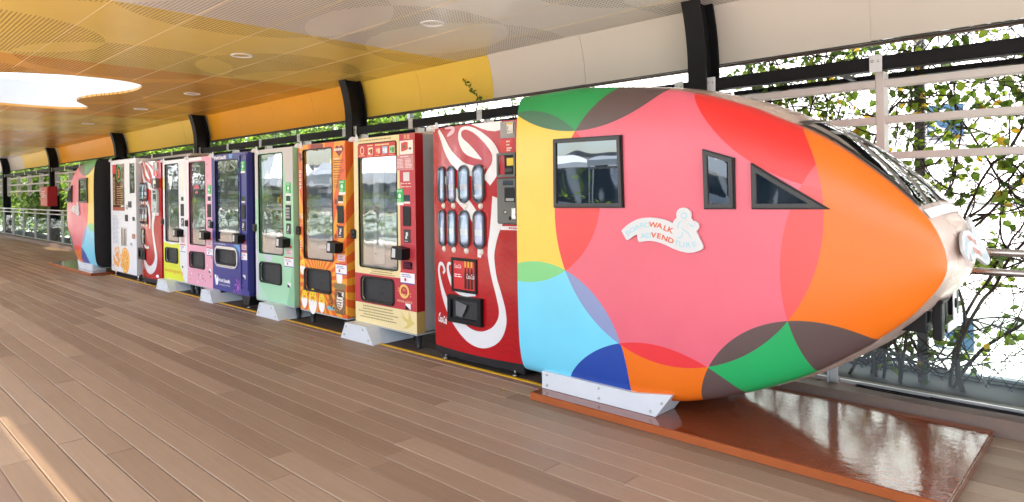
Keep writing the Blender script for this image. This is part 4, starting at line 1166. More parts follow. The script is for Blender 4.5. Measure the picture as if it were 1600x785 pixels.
for u, v, r_ in ((0.30, 1.735, 0.06), (0.37, 1.745, 0.06), (0.43, 1.725, 0.045), (0.26, 1.72, 0.03), (0.03, 1.66, 0.035), (0.045, 1.62, 0.03), (0.68, 1.20, 0.035), (0.70, 1.15, 0.03), (0.70, 0.98, 0.02), (0.665, 0.88, 0.03)):
    q.sheet([(u + r_ * (1 + .2 * math.sin(3 * a + u * 40)) * math.cos(a) * 0.9, min(1.753, v + r_ * 0.7 * (1 + .2 * math.cos(4 * a)) * math.sin(a))) for a in [2 * math.pi * k / 14 for k in range(14)]], (), -0.0008 - 0.0001 * (u % 0.3))
q.build('meat_print', paint('8C3A2C'), t)
q = MB(); q.sheet([(0.745 + 0.070 * math.sin(a) ** 3, 1.672 + 0.0038 * (13 * math.cos(a) - 5 * math.cos(2 * a) - 2 * math.cos(3 * a) - math.cos(4 * a))) for a in [2 * math.pi * k / 24 for k in range(24)]][::-1], (), -0.0016); o = q.build('heart_logo', paint('8A2A22'), t)
q = MB(); print_lines(q, 0.665, 0.83, 1.66, 1.69, 1, -0.0024, th=0.022, seed=3, dash=0.03); q.build('logo_lettering', paint('F4E6D8'), o)
q = MB()
for k in range(6): print_lines(q, 0.645, 0.83 - 0.03 * (k % 2), 1.58 - 0.045 * k - 0.028, 1.58 - 0.045 * k + 0.008, 2, -0.0016, th=0.007, seed=k, dash=0.025)
q.build('menu_print', paint('7A4020'), t)
q = MB(); print_lines(q, 0.652, 0.79, 1.585, 1.605, 1, -0.0016, th=0.010, seed=31); q.build('menu_heading', paint('F8ECD8'), t)
words('chinese_lettering', [('味', 0.018, 1.03, 0.045, {}), ('之', 0.018, 0.96, 0.03, {})], paint('FBEEDC'), t, 2)
q = MB()
for k in range(5): print_lines(q, 0.016, 0.056, 1.32 + 0.04 * k, 1.35 + 0.04 * k, 2, -0.0016, th=0.010, seed=40 + k, dash=0.03)
print_lines(q, 0.016, 0.05, 0.72, 0.82, 4, -0.0016, th=0.014, seed=50, dash=0.03); q.build('side_print', paint('FBEEDC'), t)

# --- mint green machine
MINT = mat('mint_print', hexc('A6D8B4'), 0.35, noise=(1.2, 0.04)); GSIDE = mat('grey_green_side', hexc('AEB9AE'), 0.4)
t = snack('green', 'mint green vending machine with pale triangle print', -7.03, 0.835, 0.738, MINT, GSIDE, packs=15, green=(0.742, 1.312))
plate('grey_top_print', [(0.0005, 1.754), (0.0005, 1.20), (0.05, 1.25), (0.08, 1.715), (0.625, 1.715), (0.70, 1.35), (0.735, 1.06), (0.79, 1.30), (0.834, 1.38), (0.834, 1.754)][::-1], mat('lilac_grey_print', hexc('C9C6C8'), 0.36), t, 1)
plate('lilac_stripe_print', [(0.0005, 1.0), (0.055, 0.60), (0.06, 0.2), (0.0005, 0.142)], paint('CFCFE0', 0.36), t, 2)
plate('lilac_triangle_print', [(0.16, 0.632), (0.25, 0.562), (0.33, 0.562), (0.39, 0.632)], paint('C4CBD8', 0.36), t, 1)
plate('dark_triangle_print', [(0.68, 0.142), (0.834, 0.142), (0.834, 0.60)], paint('8FC8A0', 0.36), t, 1)
plate('pale_triangle_print', [(0.02, 0.29), (0.10, 0.30), (0.30, 0.142), (0.06, 0.142)][::-1], paint('B8DCC4', 0.36), t, 1)
b = MB(); b.add([(0.8345, 0.06, 0.15), (0.8345, 0.80, 0.15), (0.8345, 0.80, 1.45), (0.8345, 0.06, 1.02)], [(0, 1, 2, 3)]); b.build('side_triangle', paint('4E8A5A', 0.4), t)
q = MB()
for i in range(4):
    for j in range(3): q.cbox(0.738 - 0.038 + 0.027 * j, 0.738 - 0.017 + 0.027 * j, -0.0105, -0.0075, 1.03 + 0.03 * i, 1.052 + 0.03 * i, 0.001)
q.build('keypad', GREYP, t)

# --- navy machine
NAVY = mat('navy_print', hexc('41428A'), 0.33, noise=(2, 0.05)); NSIDE = mat('navy_side', hexc('1C1C54'), 0.4)
t = snack('navy', 'navy blue vending machine with silver ringed flap and molecule print', -8.185, 0.98, 0.862, NAVY, NSIDE, glass=(0.105, 0.742, 0.718, 1.682), flap=(0.107, 0.678, 0.452, 0.640), legs=False, chrome=True, packs=0, green=(0.862, 1.57))
W_ = paint('F4F4F8')
words('brand_lettering', [('World Scientific', 0.075, 1.700, 0.040, {'width': 0.35, 'bold': 0.06}), ('World Scientific', 0.17, 0.245, 0.040, {'width': 0.32, 'bold': 0.05}), ('Connecting Great Minds', 0.19, 0.205, 0.02, {'width': 0.29}), ('www.worldscientific.com', 0.066, 0.687, 0.016, {'width': 0.31})], W_, t, 2)
q = MB(); q.sheet([(0.055, 0.315), (0.10, 0.322), (0.118, 0.27), (0.14, 0.318), (0.155, 0.30), (0.168, 0.255), (0.14, 0.20), (0.09, 0.197)][::-1], (), -0.0016); q.build('globe_mark', W_, t)
q = MB(); ml = [(0.66, 0.30), (0.705, 0.285), (0.62, 0.24), (0.665, 0.25), (0.725, 0.255), (0.70, 0.215), (0.77, 0.22), (0.665, 0.185), (0.60, 0.165), (0.80, 0.25)]
for k, (u, v) in enumerate(ml): q.sheet(disc(u, v, 0.026 if k == 5 else 0.012, n=12), (), -0.0016)
for a, b2 in ((5, 6), (5, 3), (5, 4), (5, 7), (6, 9), (2, 3), (0, 3)): ribbon(q, [(*ml[a], 0.004), (*ml[b2], 0.004)], -0.0012, 2)
q.build('molecule_print', paint('C46CC8'), t)
plate('purple_glow_print', [(0.66, 0.142), (0.772, 0.142), (0.772, 0.32), (0.74, 0.31)], paint('6A4CA0', 0.35), t, 1)
q = MB(); q.sheet([(0.50, 1.75), (0.60, 1.75), (0.58, 1.70), (0.50, 1.695)][::-1], (), -0.0016)
for k, (v, l) in enumerate(((1.70, .04), (1.58, .06), (1.46, .03), (1.32, .05), (1.2, .07), (1.06, .05), (0.9, .08), (0.78, .05), (0.64, .03))): q.sheet(rrect(0.752, 0.776, v - l, v, 0.008), (), -0.0016)
q.sheet([(0.58, 0.70), (0.74, 0.705), (0.772, 0.66), (0.76, 0.55), (0.735, 0.62), (0.66, 0.668)][::-1], (), -0.0008)
q.build('cyan_print', paint('5FA0D8'), t)
b = MB(); b.sheet(rrect(0.785, 0.972, 0.20, 1.735, 0.03), [rrect(0.797, 0.962, 0.212, 1.722, 0.02)], -0.012, 0.0); b.build('service_panel_rim', NAVY, t)
b = MB(); b.sheet([(0.79 + 0.075 + 0.06 * math.cos(a), 1.69 + 0.02 * math.sin(a)) for a in [math.pi * k / 10 for k in range(11)]], (), -0.001); b.build('panel_recess', paint('2C2A5E', 0.3), t)
for x in (0.0, 0.76):
    b = MB(); b.prism([(x + 0.005, 0.138), (x + 0.05, 0.035), (x + 0.175, 0.035), (x + 0.215, 0.138)], 0.01, 0.30); fo = b.build('foot_bracket', LEGM, t)
    b = MB(); b.lathe([(0.010, 0.034), (0.010, 0.012), (0.026, 0.011), (0.028, 0.001), (0, 0)], (x + 0.10, 0.06, 0), 'z', 12); b.build('levelling_foot', STEEL, fo)
for x in (0.42, 0.56):
    b = MB(); b.cbox(x, x + 0.06, 0.35, 0.40, 0.0, 0.14, 0.004); b.build('inner_leg', PLATE, t)

# --- pink machine
PINK = mat('pink_print', hexc('E9A9BE'), 0.36, noise=(3, 0.03))
t = snack('pink', 'pink vending machine with small speckled dots beside the navy machine', -8.97, 0.785, 0.708, PINK, WHITE, glass=(0.085, 0.585, 0.65, 1.695), green=(0.712, 1.318), flap=(0.075, 0.555, 0.348, 0.566))
plate('white_corner_print', [(0.0005, 1.754), (0.0005, 0.95), (0.035, 1.0), (0.06, 1.715), (0.50, 1.715), (0.47, 1.754)], paint('F3F1F2', 0.36), t, 1)
rr_ = random.Random(8)
for c_, n_ in (('B08A30', 12), ('F6F2F0', 14), ('5A4438', 8)):
    q = MB()
    for k in range(n_):
        u, v = (rr_.uniform(0.62, 0.77), rr_.uniform(0.2, 1.7)) if k % 2 else (rr_.uniform(0.05, 0.75), rr_.uniform(0.16, 0.32))
        q.sheet(disc(u, v, rr_.uniform(0.006, 0.015), rr_.uniform(0.008, 0.018), 10), (), -0.0009 - 0.00003 * k)
    q.build('dot_print', paint(c_), t)
q = MB(); q.sheet([(0.20 + 0.09 + 0.085 * math.cos(a), 1.36 + 0.05 * math.sin(a)) for a in [math.pi * k / 12 for k in range(13)]], (), 0.010); q.sheet(rect(0.25, 0.33, 1.30, 1.325), (), 0.010); o = q.build('red_glass_sticker', paint('D8566A'), t)
q = MB(); ribbon(q, [(0.29 + 0.095 * math.cos(a), 1.42 + 0.06 * math.sin(a), 0.014) for a in [math.pi * k / 8 for k in range(9)]], 0.0098, 4); q.build('white_glass_sticker', W_, o)

# --- lime and white machine
LIMEW = mat('white_front', (0.80, 0.81, 0.82), 0.34); LIME = mat('lime_print', hexc('DCE23C'), 0.36, noise=(3, 0.03))
t = snack('lime', 'white vending machine with lime yellow lower front and web address', -9.83, 0.85, 0.702, LIMEW, WHITE, glass=(0.085, 0.565, 0.655, 1.70), flap=(0.078, 0.535, 0.362, 0.574))
plate('lime_print', [(0.0005, 0.142), (0.74, 0.142), (0.60, 0.34), (0.578, 0.64), (0.30, 0.615), (0.0005, 0.64)], LIME, t, 1, [rrect(0.096, 0.517, 0.380, 0.556, 0.03)])
plate('lime_edge_print', rect(0.0005, 0.05, 1.36, 1.52), LIME, t, 1)
words('web_address', [('www.farmgrocer.sg', 0.035, 0.235, 0.055, {'width': 0.66})], paint('E0883A'), t, 2)
q = MB(); q.sheet([(0.19, 1.56), (0.215, 1.535), (0.30, 1.535), (0.325, 1.56), (0.335, 1.49), (0.29, 1.40), (0.255, 1.345), (0.22, 1.40), (0.18, 1.49)][::-1], (), 0.010); o = q.build('white_glass_sticker', W_, t)
q = MB(); q.sheet(disc(0.235, 1.48, 0.008, n=8), (), 0.0096); q.sheet(disc(0.285, 1.48, 0.008, n=8), (), 0.0096); q.sheet(disc(0.257, 1.40, 0.012, n=8), (), 0.0096); q.build('sticker_marks', paint('606468'), o)
plate('pale_leaf_print', [(0.66, 1.72), (0.72, 1.60), (0.74, 1.40), (0.70, 1.28), (0.68, 1.45)][::-1], paint('E6ECC8'), t, 1)

# --- white orange-juice machine
t = empty('vending_machine', (-12.20, 3.30, 0), 'white vending machine with brown menu window and orange slice print', 'vending machine', 'vending machines in the train')
w = 1.24
MB().sheet(rrect(0, w, 0.075, 1.85, 0.02), [], 0.0, 0.05).build('door', LIMEW, t)
MB().cbox(0.004, w - 0.004, 0.0505, 0.82, 0.09, 1.845, 0.004).build('cabinet', WHITE, t)
b = MB(); b.cbox(0.06, w - 0.06, 0.08, 0.75, 0.012, 0.089, 0.004); b.build('plinth', LEGM, t)
for x in (0.08, w - 0.08):
    b = MB(); b.lathe([(0.015, 0.075), (0.015, 0.01), (0.03, 0.009), (0.03, 0.001), (0, 0)], (x, 0.05, 0), 'z', 10); b.build('foot', STEEL, t)
o = plate('menu_window', rect(0.115, 0.70, 1.046, 1.783), mat('brown_menu', hexc('6E4A34'), 0.15, coat=0.8, noise=(4, 0.3)), t, 3)
q = MB(); q.sheet(rect(0.115, 0.29, 1.636, 1.78), (), -0.0032); q.build('red_tag', paint('D03A34'), o)
q = MB(); q.sheet(rect(0.115, 0.70, 1.046, 1.10), (), -0.0030); q.build('rust_band', paint('A8522C'), o)
q = MB(); q.sheet(disc(0.44, 1.635, 0.125, 0.135), [disc(0.44, 1.635, 0.108, 0.116)], -0.0038); q.build('green_ring', paint('58B848'), o)
q = MB(); q.sheet(disc(0.44, 1.635, 0.1075, 0.1155), (), -0.0038); q.build('logo_disc', paint('141210'), o)
q = MB(); text_mb(q, '3', 0.44, 1.57, 0.13, -0.0046, bold=0.05, align='CENTER'); q.build('logo_figure', paint('EE8A30'), o)
q = MB()
for k in range(22): print_lines(q, 0.135, 0.26, 1.13 + 0.021 * k, 1.145 + 0.021 * k, 1, -0.0036, th=0.010, seed=k, dash=0.03)
for k in range(9): print_lines(q, 0.32, 0.66, 1.14 + 0.035 * k, 1.155 + 0.035 * k, 1, -0.0036, th=0.008, seed=60 + k, dash=0.03)
q.build('menu_print', paint('D8B880'), o)
o = plate('product_window', rect(0.985, 1.185, 1.32, 1.775), MIRROR, t, 2); plate('window_trim', rect(0.955, 0.984, 1.31, 1.785), DARK, t, 3)
for nm, rc, m_ in (('coin_mech', (0.895, 1.03, 1.10, 1.195), DARK), ('button_strip', (0.785, 0.85, 1.07, 1.14), GREYP), ('note_slot', (0.735, 0.855, 0.885, 0.988), BLACK), ('socket_plate', (1.09, 1.17, 0.90, 0.96), DARK), ('brown_tag', (1.06, 1.18, 0.628, 0.70), paint('A87860')), ('grey_tag', (0.965, 1.04, 0.52, 0.563), GREYP)):
    b = MB(); b.cbox(rc[0], rc[1], -0.01, 0.0, rc[2], rc[3], 0.003); b.build(nm, m_, t)
b = MB(); b.sheet(rect(0.545, 0.775, 0.50, 0.785), [rect(0.565, 0.755, 0.52, 0.765)], -0.012, 0.0); o = b.build('cup_door', STEEL, t)
q = MB(); quad(q, 0.565, 0.68, 0.52, 0.765, -0.002); q.build('cup_glass', paint('A89C8C', 0.15), o)
q = MB(); quad(q, 0.68, 0.755, 0.52, 0.765, -0.002); q.build('cup_dark_panel', DARK, o)  # dark right half of the cup door
q = MB(); print_lines(q, 0.085, 0.42, 0.52, 0.97, 22, -0.0008, th=0.007, seed=3, dash=0.06); q.build('fine_print', paint('8C96AC'), t)
o = plate('orange_slice_print', disc(0.70, 0.275, 0.20, 0.20, 32), paint('F0A028'), t, 3)
q = MB(); q.sheet(disc(0.70, 0.275, 0.175, 0.175, 32), [disc(0.70, 0.275, 0.16, 0.16, 32)], -0.0032); q.sheet(disc(0.70, 0.275, 0.02, n=10), (), -0.0032)
for k in range(9):
    a = 2 * math.pi * k / 9; ribbon(q, [(0.70, 0.275, 0.012), (0.70 + 0.16 * math.cos(a), 0.275 + 0.16 * math.sin(a), 0.010)], -0.0032, 2)
q.build('slice_pith_print', paint('FBE3A0'), o)
q = MB(); rr_ = random.Random(3)
for k in range(60): q.sheet(disc(rr_.gauss(0.30, 0.11), min(0.46, max(0.09, rr_.gauss(0.27, 0.10))), rr_.uniform(0.008, 0.035), n=8), (), -0.001 - 0.00002 * k)
q.build('splash_print', paint('F4A848'), t)
b = make_sign(t, 'corner_sign'); b.scale = (0.33,) * 3; b.location = (0.0, -0.001, 1.86)

# --- the two cola machines
COLA = mat('cola_red_print', (0.44, 0.007, 0.011), 0.18, coat=0.25); RIB = mat('white_ribbon_print', (0.76, 0.76, 0.77), 0.2, coat=0.5)
BOT1 = mat('bottle_blue', (0.58, 0.73, 0.95), 0.15, coat=0.6); BUB = glass_mat('bubble_plastic', (0.95, 0.97, 1.0), 0.10, 0.0, 0.06, 0.8)
S1 = [(0.087, 1.75, 0.027), (0.14, 1.683, 0.050), (0.207, 1.588, 0.072), (0.293, 1.507, 0.083), (0.395, 1.452, 0.080), (0.505, 1.424, 0.080), (0.611, 1.403, 0.09)]
S2 = [(0.593, 1.505, 0.003), (0.511, 1.548, 0.055), (0.431, 1.595, 0.080), (0.376, 1.649, 0.055), (0.361, 1.694, 0.034), (0.378, 1.731, 0.027), (0.429, 1.741, 0.024), (0.51, 1.72, 0.034), (0.598, 1.669, 0.046), (0.675, 1.606, 0.057), (0.72, 1.538, 0.061), (0.719, 1.466, 0.069), (0.688, 1.407, 0.091), (0.636, 1.347, 0.084)]
S3 = [(0.171, 1.385, 0.046), (0.271, 1.287, 0.075), (0.424, 1.183, 0.09), (0.523, 1.077, 0.08), (0.561, 0.944, 0.05), (0.555, 0.807, 0.035)]
SM = [(0.127, 0.66, 0.022), (0.149, 0.685, 0.022), (0.125, 0.725, 0.025), (0.084, 0.728, 0.027), (0.067, 0.676, 0.025), (0.089, 0.593, 0.035), (0.136, 0.492, 0.052), (0.206, 0.394, 0.070), (0.313, 0.303, 0.090), (0.447, 0.234, 0.108), (0.577, 0.222, 0.118), (0.69, 0.268, 0.112), (0.752, 0.351, 0.085), (0.764, 0.439, 0.060), (0.736, 0.551, 0.052), (0.7, 0.655, 0.047), (0.678, 0.751, 0.052), (0.669, 0.849, 0.063), (0.697, 0.981, 0.080), (0.735, 1.104, 0.125), (0.77, 1.22, 0.17)]
SH = [(0.241, 0.741, 0.015), (0.205, 0.739, 0.025), (0.193, 0.707, 0.027), (0.211, 0.645, 0.037), (0.272, 0.572, 0.050), (0.378, 0.536, 0.042), (0.511, 0.541, 0.030)]
SC = [(0.177, 1.757, 0.012), (0.25, 1.757, 0.02), (0.288, 1.745, 0.028), (0.273, 1.725, 0.034), (0.229, 1.706, 0.023), (0.205, 1.695, 0.008)]
def cola(x0, w, label, bottles, zb, small):
    """x positions are given on a 0.935 wide door and scaled"""
    k = w / 0.935; be = lambda u: -0.045 * (1 - ((u - w / 2) / (w / 2)) ** 2)
    t = empty('vending_machine', (x0, 3.30, 0), label, 'vending machine', 'vending machines in the train')
    sc = lambda P: [(p[0] * k,) + tuple(p[1:]) for p in P]
    def pl(name, poly, m, lv, parent=t, holes=(), back=0.0): return MB().sheet(sc(poly), [sc(h) for h in holes], -0.0008 * lv, back, be, 0.05).build(name, m, parent)
    MB().sheet(rrect(0.003, w - 0.003, zb, 1.765, 0.012), [], 0.0, 0.05, be, 0.04).build('door', COLA, t)
    MB().cbox(0.002, w - 0.002, 0.0505, 0.80, zb, 1.76, 0.006).build('cabinet', STEEL_BLACK, t)
    MB().sheet([(0.0, zb - 0.055), (w, zb - 0.055), (w, zb - 0.002), (0.0, zb - 0.002)], (), 0.004, 0.06, be, 0.05).build('kick_plate', LEGM, t)
    b = MB(); b.cbox(0.03, w - 0.02, 0.03, 0.75, 0.018, zb - 0.056, 0.004); b.build('plinth', LEGM, t)
    for x in (0.10, w - 0.10):
        b = MB(); b.lathe([(0.008, zb - 0.05), (0.008, 0.01), (0.022, 0.009), (0.022, 0.001), (0, 0)], (x, 0.02, 0), 'z', 10); b.build('levelling_foot', STEEL, t)
    q = MB()
    for P in (S1, S2, S3, SM, SH): ribbon(q, sc(P), -0.0016 - 0.0002 * [S1, S2, S3, SM, SH].index(P), 10, be)
    q.sheet(sc([(0.489, 1.764), (0.529, 1.748), (0.582, 1.728), (0.651, 1.706), (0.719, 1.697), (0.765, 1.702), (0.778, 1.713), (0.779, 1.764)]), (), -0.0016, None, be, 0.05)
    q.build('script_ribbon_print', RIB, t)
    q = MB(); ribbon(q, sc(SC), -0.0016, 8, be); q.build('pink_curl_print', paint('E8B8C4', 0.2), t)
    # water streaks printed on the right of the door
    q = MB(); rr = random.Random(9)
    for i in range(16):
        v = 0.95 - 0.05 * i; P = [(0.575 + 0.022 * j, v + 0.018 * math.sin(j * 0.8 + i * 0.35) - 0.004 * j + (0.05 * math.exp(-((j - 5) / 3) ** 2) if 5 < i < 9 else 0), 0.003 + 0.002 * rr.random()) for j in range(15)]
        ribbon(q, sc(P), -0.0009, 3, be)
    q.build('water_print', mat('deep_red_print', (0.28, 0.006, 0.010), 0.2, coat=0.5), t)
    cols = [(0.089, 0.175), (0.203, 0.315), (0.339, 0.473), (0.491, 0.629)]
    if small: cols = [(0.034, 0.125), (0.17, 0.30), (0.34, 0.49)]
    for r_, (z0, z1) in enumerate(((1.195, 1.472), (0.868, 1.145))):
        for c_, (a, b2) in enumerate(cols):
            a, b2 = a * k, b2 * k; cx = (a + b2) / 2; hw = min(max((b2 - a) / 2 * 0.88, 0.040), 0.058); y = be(cx)
            wn = MB(); wn.sheet(rrect(cx - hw, cx + hw, z0, z1, hw, 8), [rrect(cx - hw + 0.010, cx + hw - 0.010, z0 + 0.010, z1 - 0.010, hw - 0.010, 8)], y - 0.016, y + 0.01)
            wo = wn.build('bottle_window', mat_oval, t)
            bk = MB(); bk.sheet(rrect(cx - hw + 0.01, cx + hw - 0.01, z0 + 0.01, z1 - 0.01, hw - 0.01, 8), (), y - 0.003); bk.build('backing', bottles[(c_ + r_) % len(bottles)][1], wo)
            bt = MB(); zz0 = z0 + 0.028; H = z1 - z0 - 0.055; rb = (hw - 0.016)
            bt.lathe([(0, 0), (rb * .9, 0.0), (rb, 0.02), (rb * .94, H * .30), (rb, H * .5), (rb * .85, H * .68), (rb * .36, H * .86), (rb * .36, H * .93), (rb * .42, H * .94), (rb * .42, H), (0, H)], (cx, y - 0.002, zz0), 'z', 14, math.pi, 2 * math.pi)
            bt.v = [(p[0], y - 0.0035 + (p[1] - y + 0.002) * 0.45, p[2]) for p in bt.v]
            bt.build('bottle', bottles[(c_ + r_) % len(bottles)][0], wo)
            lb = MB(); lb.lathe([(rb * .97, H * .30), (rb * 1.02, H * .50)], (cx, 0, zz0), 'z', 10, math.pi * 1.1, 1.9 * math.pi); lb.v = [(p[0], y - 0.005 + p[1] * 0.46, p[2]) for p in lb.v]; lb.build('bottle_label', paint('E4E8F0', 0.3), wo)
            dm = MB(); nn = 9
            for j in range(nn + 1):
                s = j / nn; rr2 = rrect(cx - (hw - 0.012) * (1 - s * .98), cx + (hw - 0.012) * (1 - s * .98), z0 + 0.012 + (hw - 0.012) * s * .98, z1 - 0.012 - (hw - 0.012) * s * .98, (hw - 0.012) * (1 - s * .98), 8)
                dm.v += [(p[0], y - 0.014 - 0.026 * math.sqrt(1 - (1 - s) ** 2), p[1]) for p in rr2]; N = len(rr2)
            for j in range(nn):
                for i in range(N): dm.f.append((j * N + i, j * N + (i + 1) % N, (j + 1) * N + (i + 1) % N, (j + 1) * N + i)); dm.m.append(0); dm.sm.append(True)
            dm.build('bubble', BUB, wo)
            bt = MB(); bt.lathe([(0.019, 0), (0.019, -0.006), (0.014, -0.012), (0, -0.013)], (cx + 0.012, y, z0 - 0.021), 'y', 14)
            bt.lathe([(0.024, 0.0), (0.022, -0.004), (0.0195, -0.004)], (cx + 0.012, y, z0 - 0.021), 'y', 14)
            bt.build('select_button', paint('E6E2D8'), t)
    # advert frame
    P_ = (0.244, 0.53, 0.541, 0.791) if not small else (0.05, 0.30, 0.57, 0.80)
    F_ = (0.230, 0.590, 0.317, 0.515) if not small else (0.012, 0.34, 0.35, 0.516)
    fr = pl('advert_frame', rrect(P_[0], P_[1], P_[2], P_[3], 0.008), BLACK, 12, holes=[rect(P_[0] + 0.02, P_[1] - 0.02, P_[2] + 0.02, P_[3] - 0.02)])
    ad = pl('advert', rect(P_[0] + 0.018, P_[1] - 0.018, P_[2] + 0.018, P_[3] - 0.018), paint('C83034' if not small else 'C8D0B8', 0.2), 5)
    q = MB()
    for i in range(3):
        u = (P_[0] + 0.165 + 0.034 * i) * k; z = P_[2] + 0.03
        q.sheet([(u - .013, z), (u + .013, z), (u + .013, z + .11), (u + .006, z + .15), (u + .006, z + .185), (u - .006, z + .185), (u - .006, z + .15), (u - .013, z + .11)], (), -0.0052, None, be)
    q.build('bottle_print', paint('4A1A14', 0.2), ad)
    q = MB(); mid = (P_[0] + 0.165) * k; z = P_[2] + 0.03
    for i in range(3): u = mid + 0.034 * k * i; quad(q, u - 0.009, u + 0.009, z + 0.155, z + 0.20, -0.0058 + be(u))
    q.build('gold_caps_print', paint('D8A83C', 0.2), ad)
    q = MB(); print_lines(q, (P_[0] + 0.035) * k, (P_[0] + 0.125) * k, P_[2] + 0.105, P_[2] + 0.135, 2, -0.0052, seed=5, bend=be, dash=0.03)
    text_mb(q, 'Coca-Cola', (P_[0] + 0.035) * k, P_[3] - 0.075, 0.03, -0.0052, width=0.08 * k, shear=0.3, bend=be); text_mb(q, 'Coca-Cola', (P_[0] + 0.175) * k, P_[2] + 0.105, 0.035, -0.0064, width=0.085 * k, shear=0.3, bend=be)
    q.build('advert_lettering', W_, ad)
    # delivery bin
    q = MB(); y = be((F_[0] + F_[1]) / 2 * k); fa, fb = F_[0] * k, F_[1] * k
    q.sheet(rect(fa, fb, F_[2], F_[3]), [rect(fa + 0.035, fb - 0.035, F_[2] + 0.035, F_[3] - 0.028)], y - 0.030, y + 0.012); fo = q.build('delivery_bin', BLACK, t)
    q = MB(); q.box(fa + 0.034, fb - 0.034, y - 0.006, y - 0.002, F_[2] + 0.034, F_[3] - 0.027); q.build('bin_back', mat_bin, fo)
    q = MB(); mx = (fa + fb) / 2; q.add([(fa + 0.07, y - 0.008, F_[2] + 0.05), (mx + 0.03, y - 0.026, F_[3] - 0.06), (mx + 0.02, y - 0.026, F_[3] - 0.085), (mx - 0.03, y - 0.02, F_[2] + 0.045), (fa + 0.07, y - 0.008, F_[3] - 0.04)], [(0, 3, 2, 1), (0, 1, 4)]); q.build('bin_chute', mat('chute_grey', (0.16, 0.165, 0.17), 0.3), fo)
    # service column
    if not small:
        C_ = dict(stick=(0.767, 0.889, 1.644, 1.757), red=(0.77, 0.879, 1.545, 1.636), box=(0.737, 0.914, 1.376, 1.541), pan=(0.729, 0.924, 1.051, 1.370), rl=(0.759, 0.912, 1.010, 1.036))
    else:
        C_ = dict(stick=(0.70, 0.86, 1.63, 1.75), red=(0.71, 0.85, 1.55, 1.62), box=(0.67, 0.875, 1.38, 1.52), pan=(0.64, 0.875, 1.045, 1.365), rl=(0.65, 0.86, 1.0, 1.04))
    a = C_['stick']; o = pl('warning_sticker', rect(*a), paint('9A9A98'), 3)
    q = MB(); quad(q, (a[0] + .008) * k, (a[1] - .008) * k, a[2] + 0.03, a[3] - .008, -0.0032 + be((a[0] + a[1]) / 2 * k) ); q.build('sticker_paper', paint('E8E4DC'), o)
    q = MB(); yy = -0.004 + be((a[0] + a[1]) / 2 * k); quad(q, (a[0] + .012) * k, (a[1] - .012) * k, a[3] - 0.022, a[3] - 0.010, yy); q.build('sticker_heading', paint('E0B840'), o)
    q = MB(); print_lines(q, (a[0] + .016) * k, (a[1] - .016) * k, a[2] + 0.035, a[3] - 0.06, 4, yy, seed=3, dash=0.02); ribbon(q, [((a[0] + a[1]) / 2 * k, a[3] - 0.055, 0.006), ((a[0] + a[1]) / 2 * k + 0.008, a[3] - 0.03, 0.006)], yy, 2); q.build('sticker_print', paint('4A4848'), o)
    a = C_['red']; o = pl('red_sticker', rect(*a), paint('D0463C'), 3); yy = -0.0034 + be((a[0] + a[1]) / 2 * k)
    q = MB(); print_lines(q, (a[0] + .006) * k, (a[1] - .006) * k, a[2] + 0.04, a[3] - 0.006, 2, yy, th=0.010, seed=3, dash=0.02); print_lines(q, (a[0] + .01) * k, (a[1] - .006) * k, a[2] + 0.004, a[2] + 0.034, 2, yy, th=0.010, seed=6, dash=0.012); q.build('sticker_print', paint('F2E0D8'), o)
    a = C_['box']; y = be((a[0] + a[1]) / 2 * k)
    q = MB(); q.sheet(rrect(a[0] * k, a[1] * k, a[2], a[3], 0.008), [rect((a[0] + .016) * k, (a[1] - .016) * k, a[2] + .016, a[3] - .016)], y - 0.022, y + 0.02); o = q.build('coin_recess', mat_panel, t)
    q = MB(); q.box((a[0] + .015) * k, (a[1] - .015) * k, y - 0.004, y - 0.002, a[2] + .015, a[3] - .015); q.build('recess_back', BLACK, o)
    q = MB(); q.box((a[0] + .085) * k, (a[1] - .02) * k, y - 0.007, y - 0.0045, a[3] - 0.088, a[3] - 0.036); q.build('yellow_sticker', paint('E6CC3A'), o)
    q = MB(); q.cbox((a[0] + .07) * k, (a[1] - .03) * k, y - 0.016, y - 0.0042, a[2] + 0.03, a[2] + 0.062, 0.003); q.build('card_slot', DARK, o)
    a = C_['pan']; q = MB(); q.cbox(a[0] * k, a[1] * k, y - 0.022, y + 0.03, a[2], a[3], 0.010); o = q.build('coin_panel', mat_panel if not small else mat('pale_panel', (0.48, 0.55, 0.54), 0.35), t)
    W3 = a[1] - a[0]
    for nm, rc, m_ in (('panel_display', (.35, .85, .84, .94), SCREEN), ('note_slot', (.43, .93, .48, .79), BLACK), ('slot_lip', (.5, .9, .50, .56), GREYP), ('lock_plate', (.77, .96, .11, .35), STEEL)):
        q = MB(); q.cbox((a[0] + rc[0] * W3) * k, (a[0] + rc[1] * W3) * k, y - 0.026 - 0.002 * ('lip' in nm), y - 0.0225, a[2] + rc[2] * (a[3] - a[2]), a[2] + rc[3] * (a[3] - a[2]), 0.002); q.build(nm, m_, o)
    q = MB(); q.lathe([(0.013, 0), (0.012, -0.007), (0, -0.008)], ((a[0] + .46 * W3) * k, y - 0.0222, a[2] + .26 * (a[3] - a[2])), 'y', 12); q.build('return_button', STEEL, o)
    q = MB(); q.lathe([(0.014, 0), (0.011, -0.003), (0, -0.003)], ((a[0] + .68 * W3) * k, y - 0.0222, a[2] + .13 * (a[3] - a[2])), 'y', 12); q.build('coin_return', BLACK, o)
    a = C_['rl']; o = pl('brand_strip', rect(*a), paint('E8E6E6'), 3); yy = -0.0034 + be((a[0] + a[1]) / 2 * k)
    q = MB(); quad(q, a[0] * k, (a[0] + .05) * k, a[2], a[3], yy); print_lines(q, (a[0] + .06) * k, (a[1] - .006) * k, a[2] + .004, a[3] - .004, 1, yy, th=0.010, seed=2); q.build('strip_print', paint('C83038'), o)
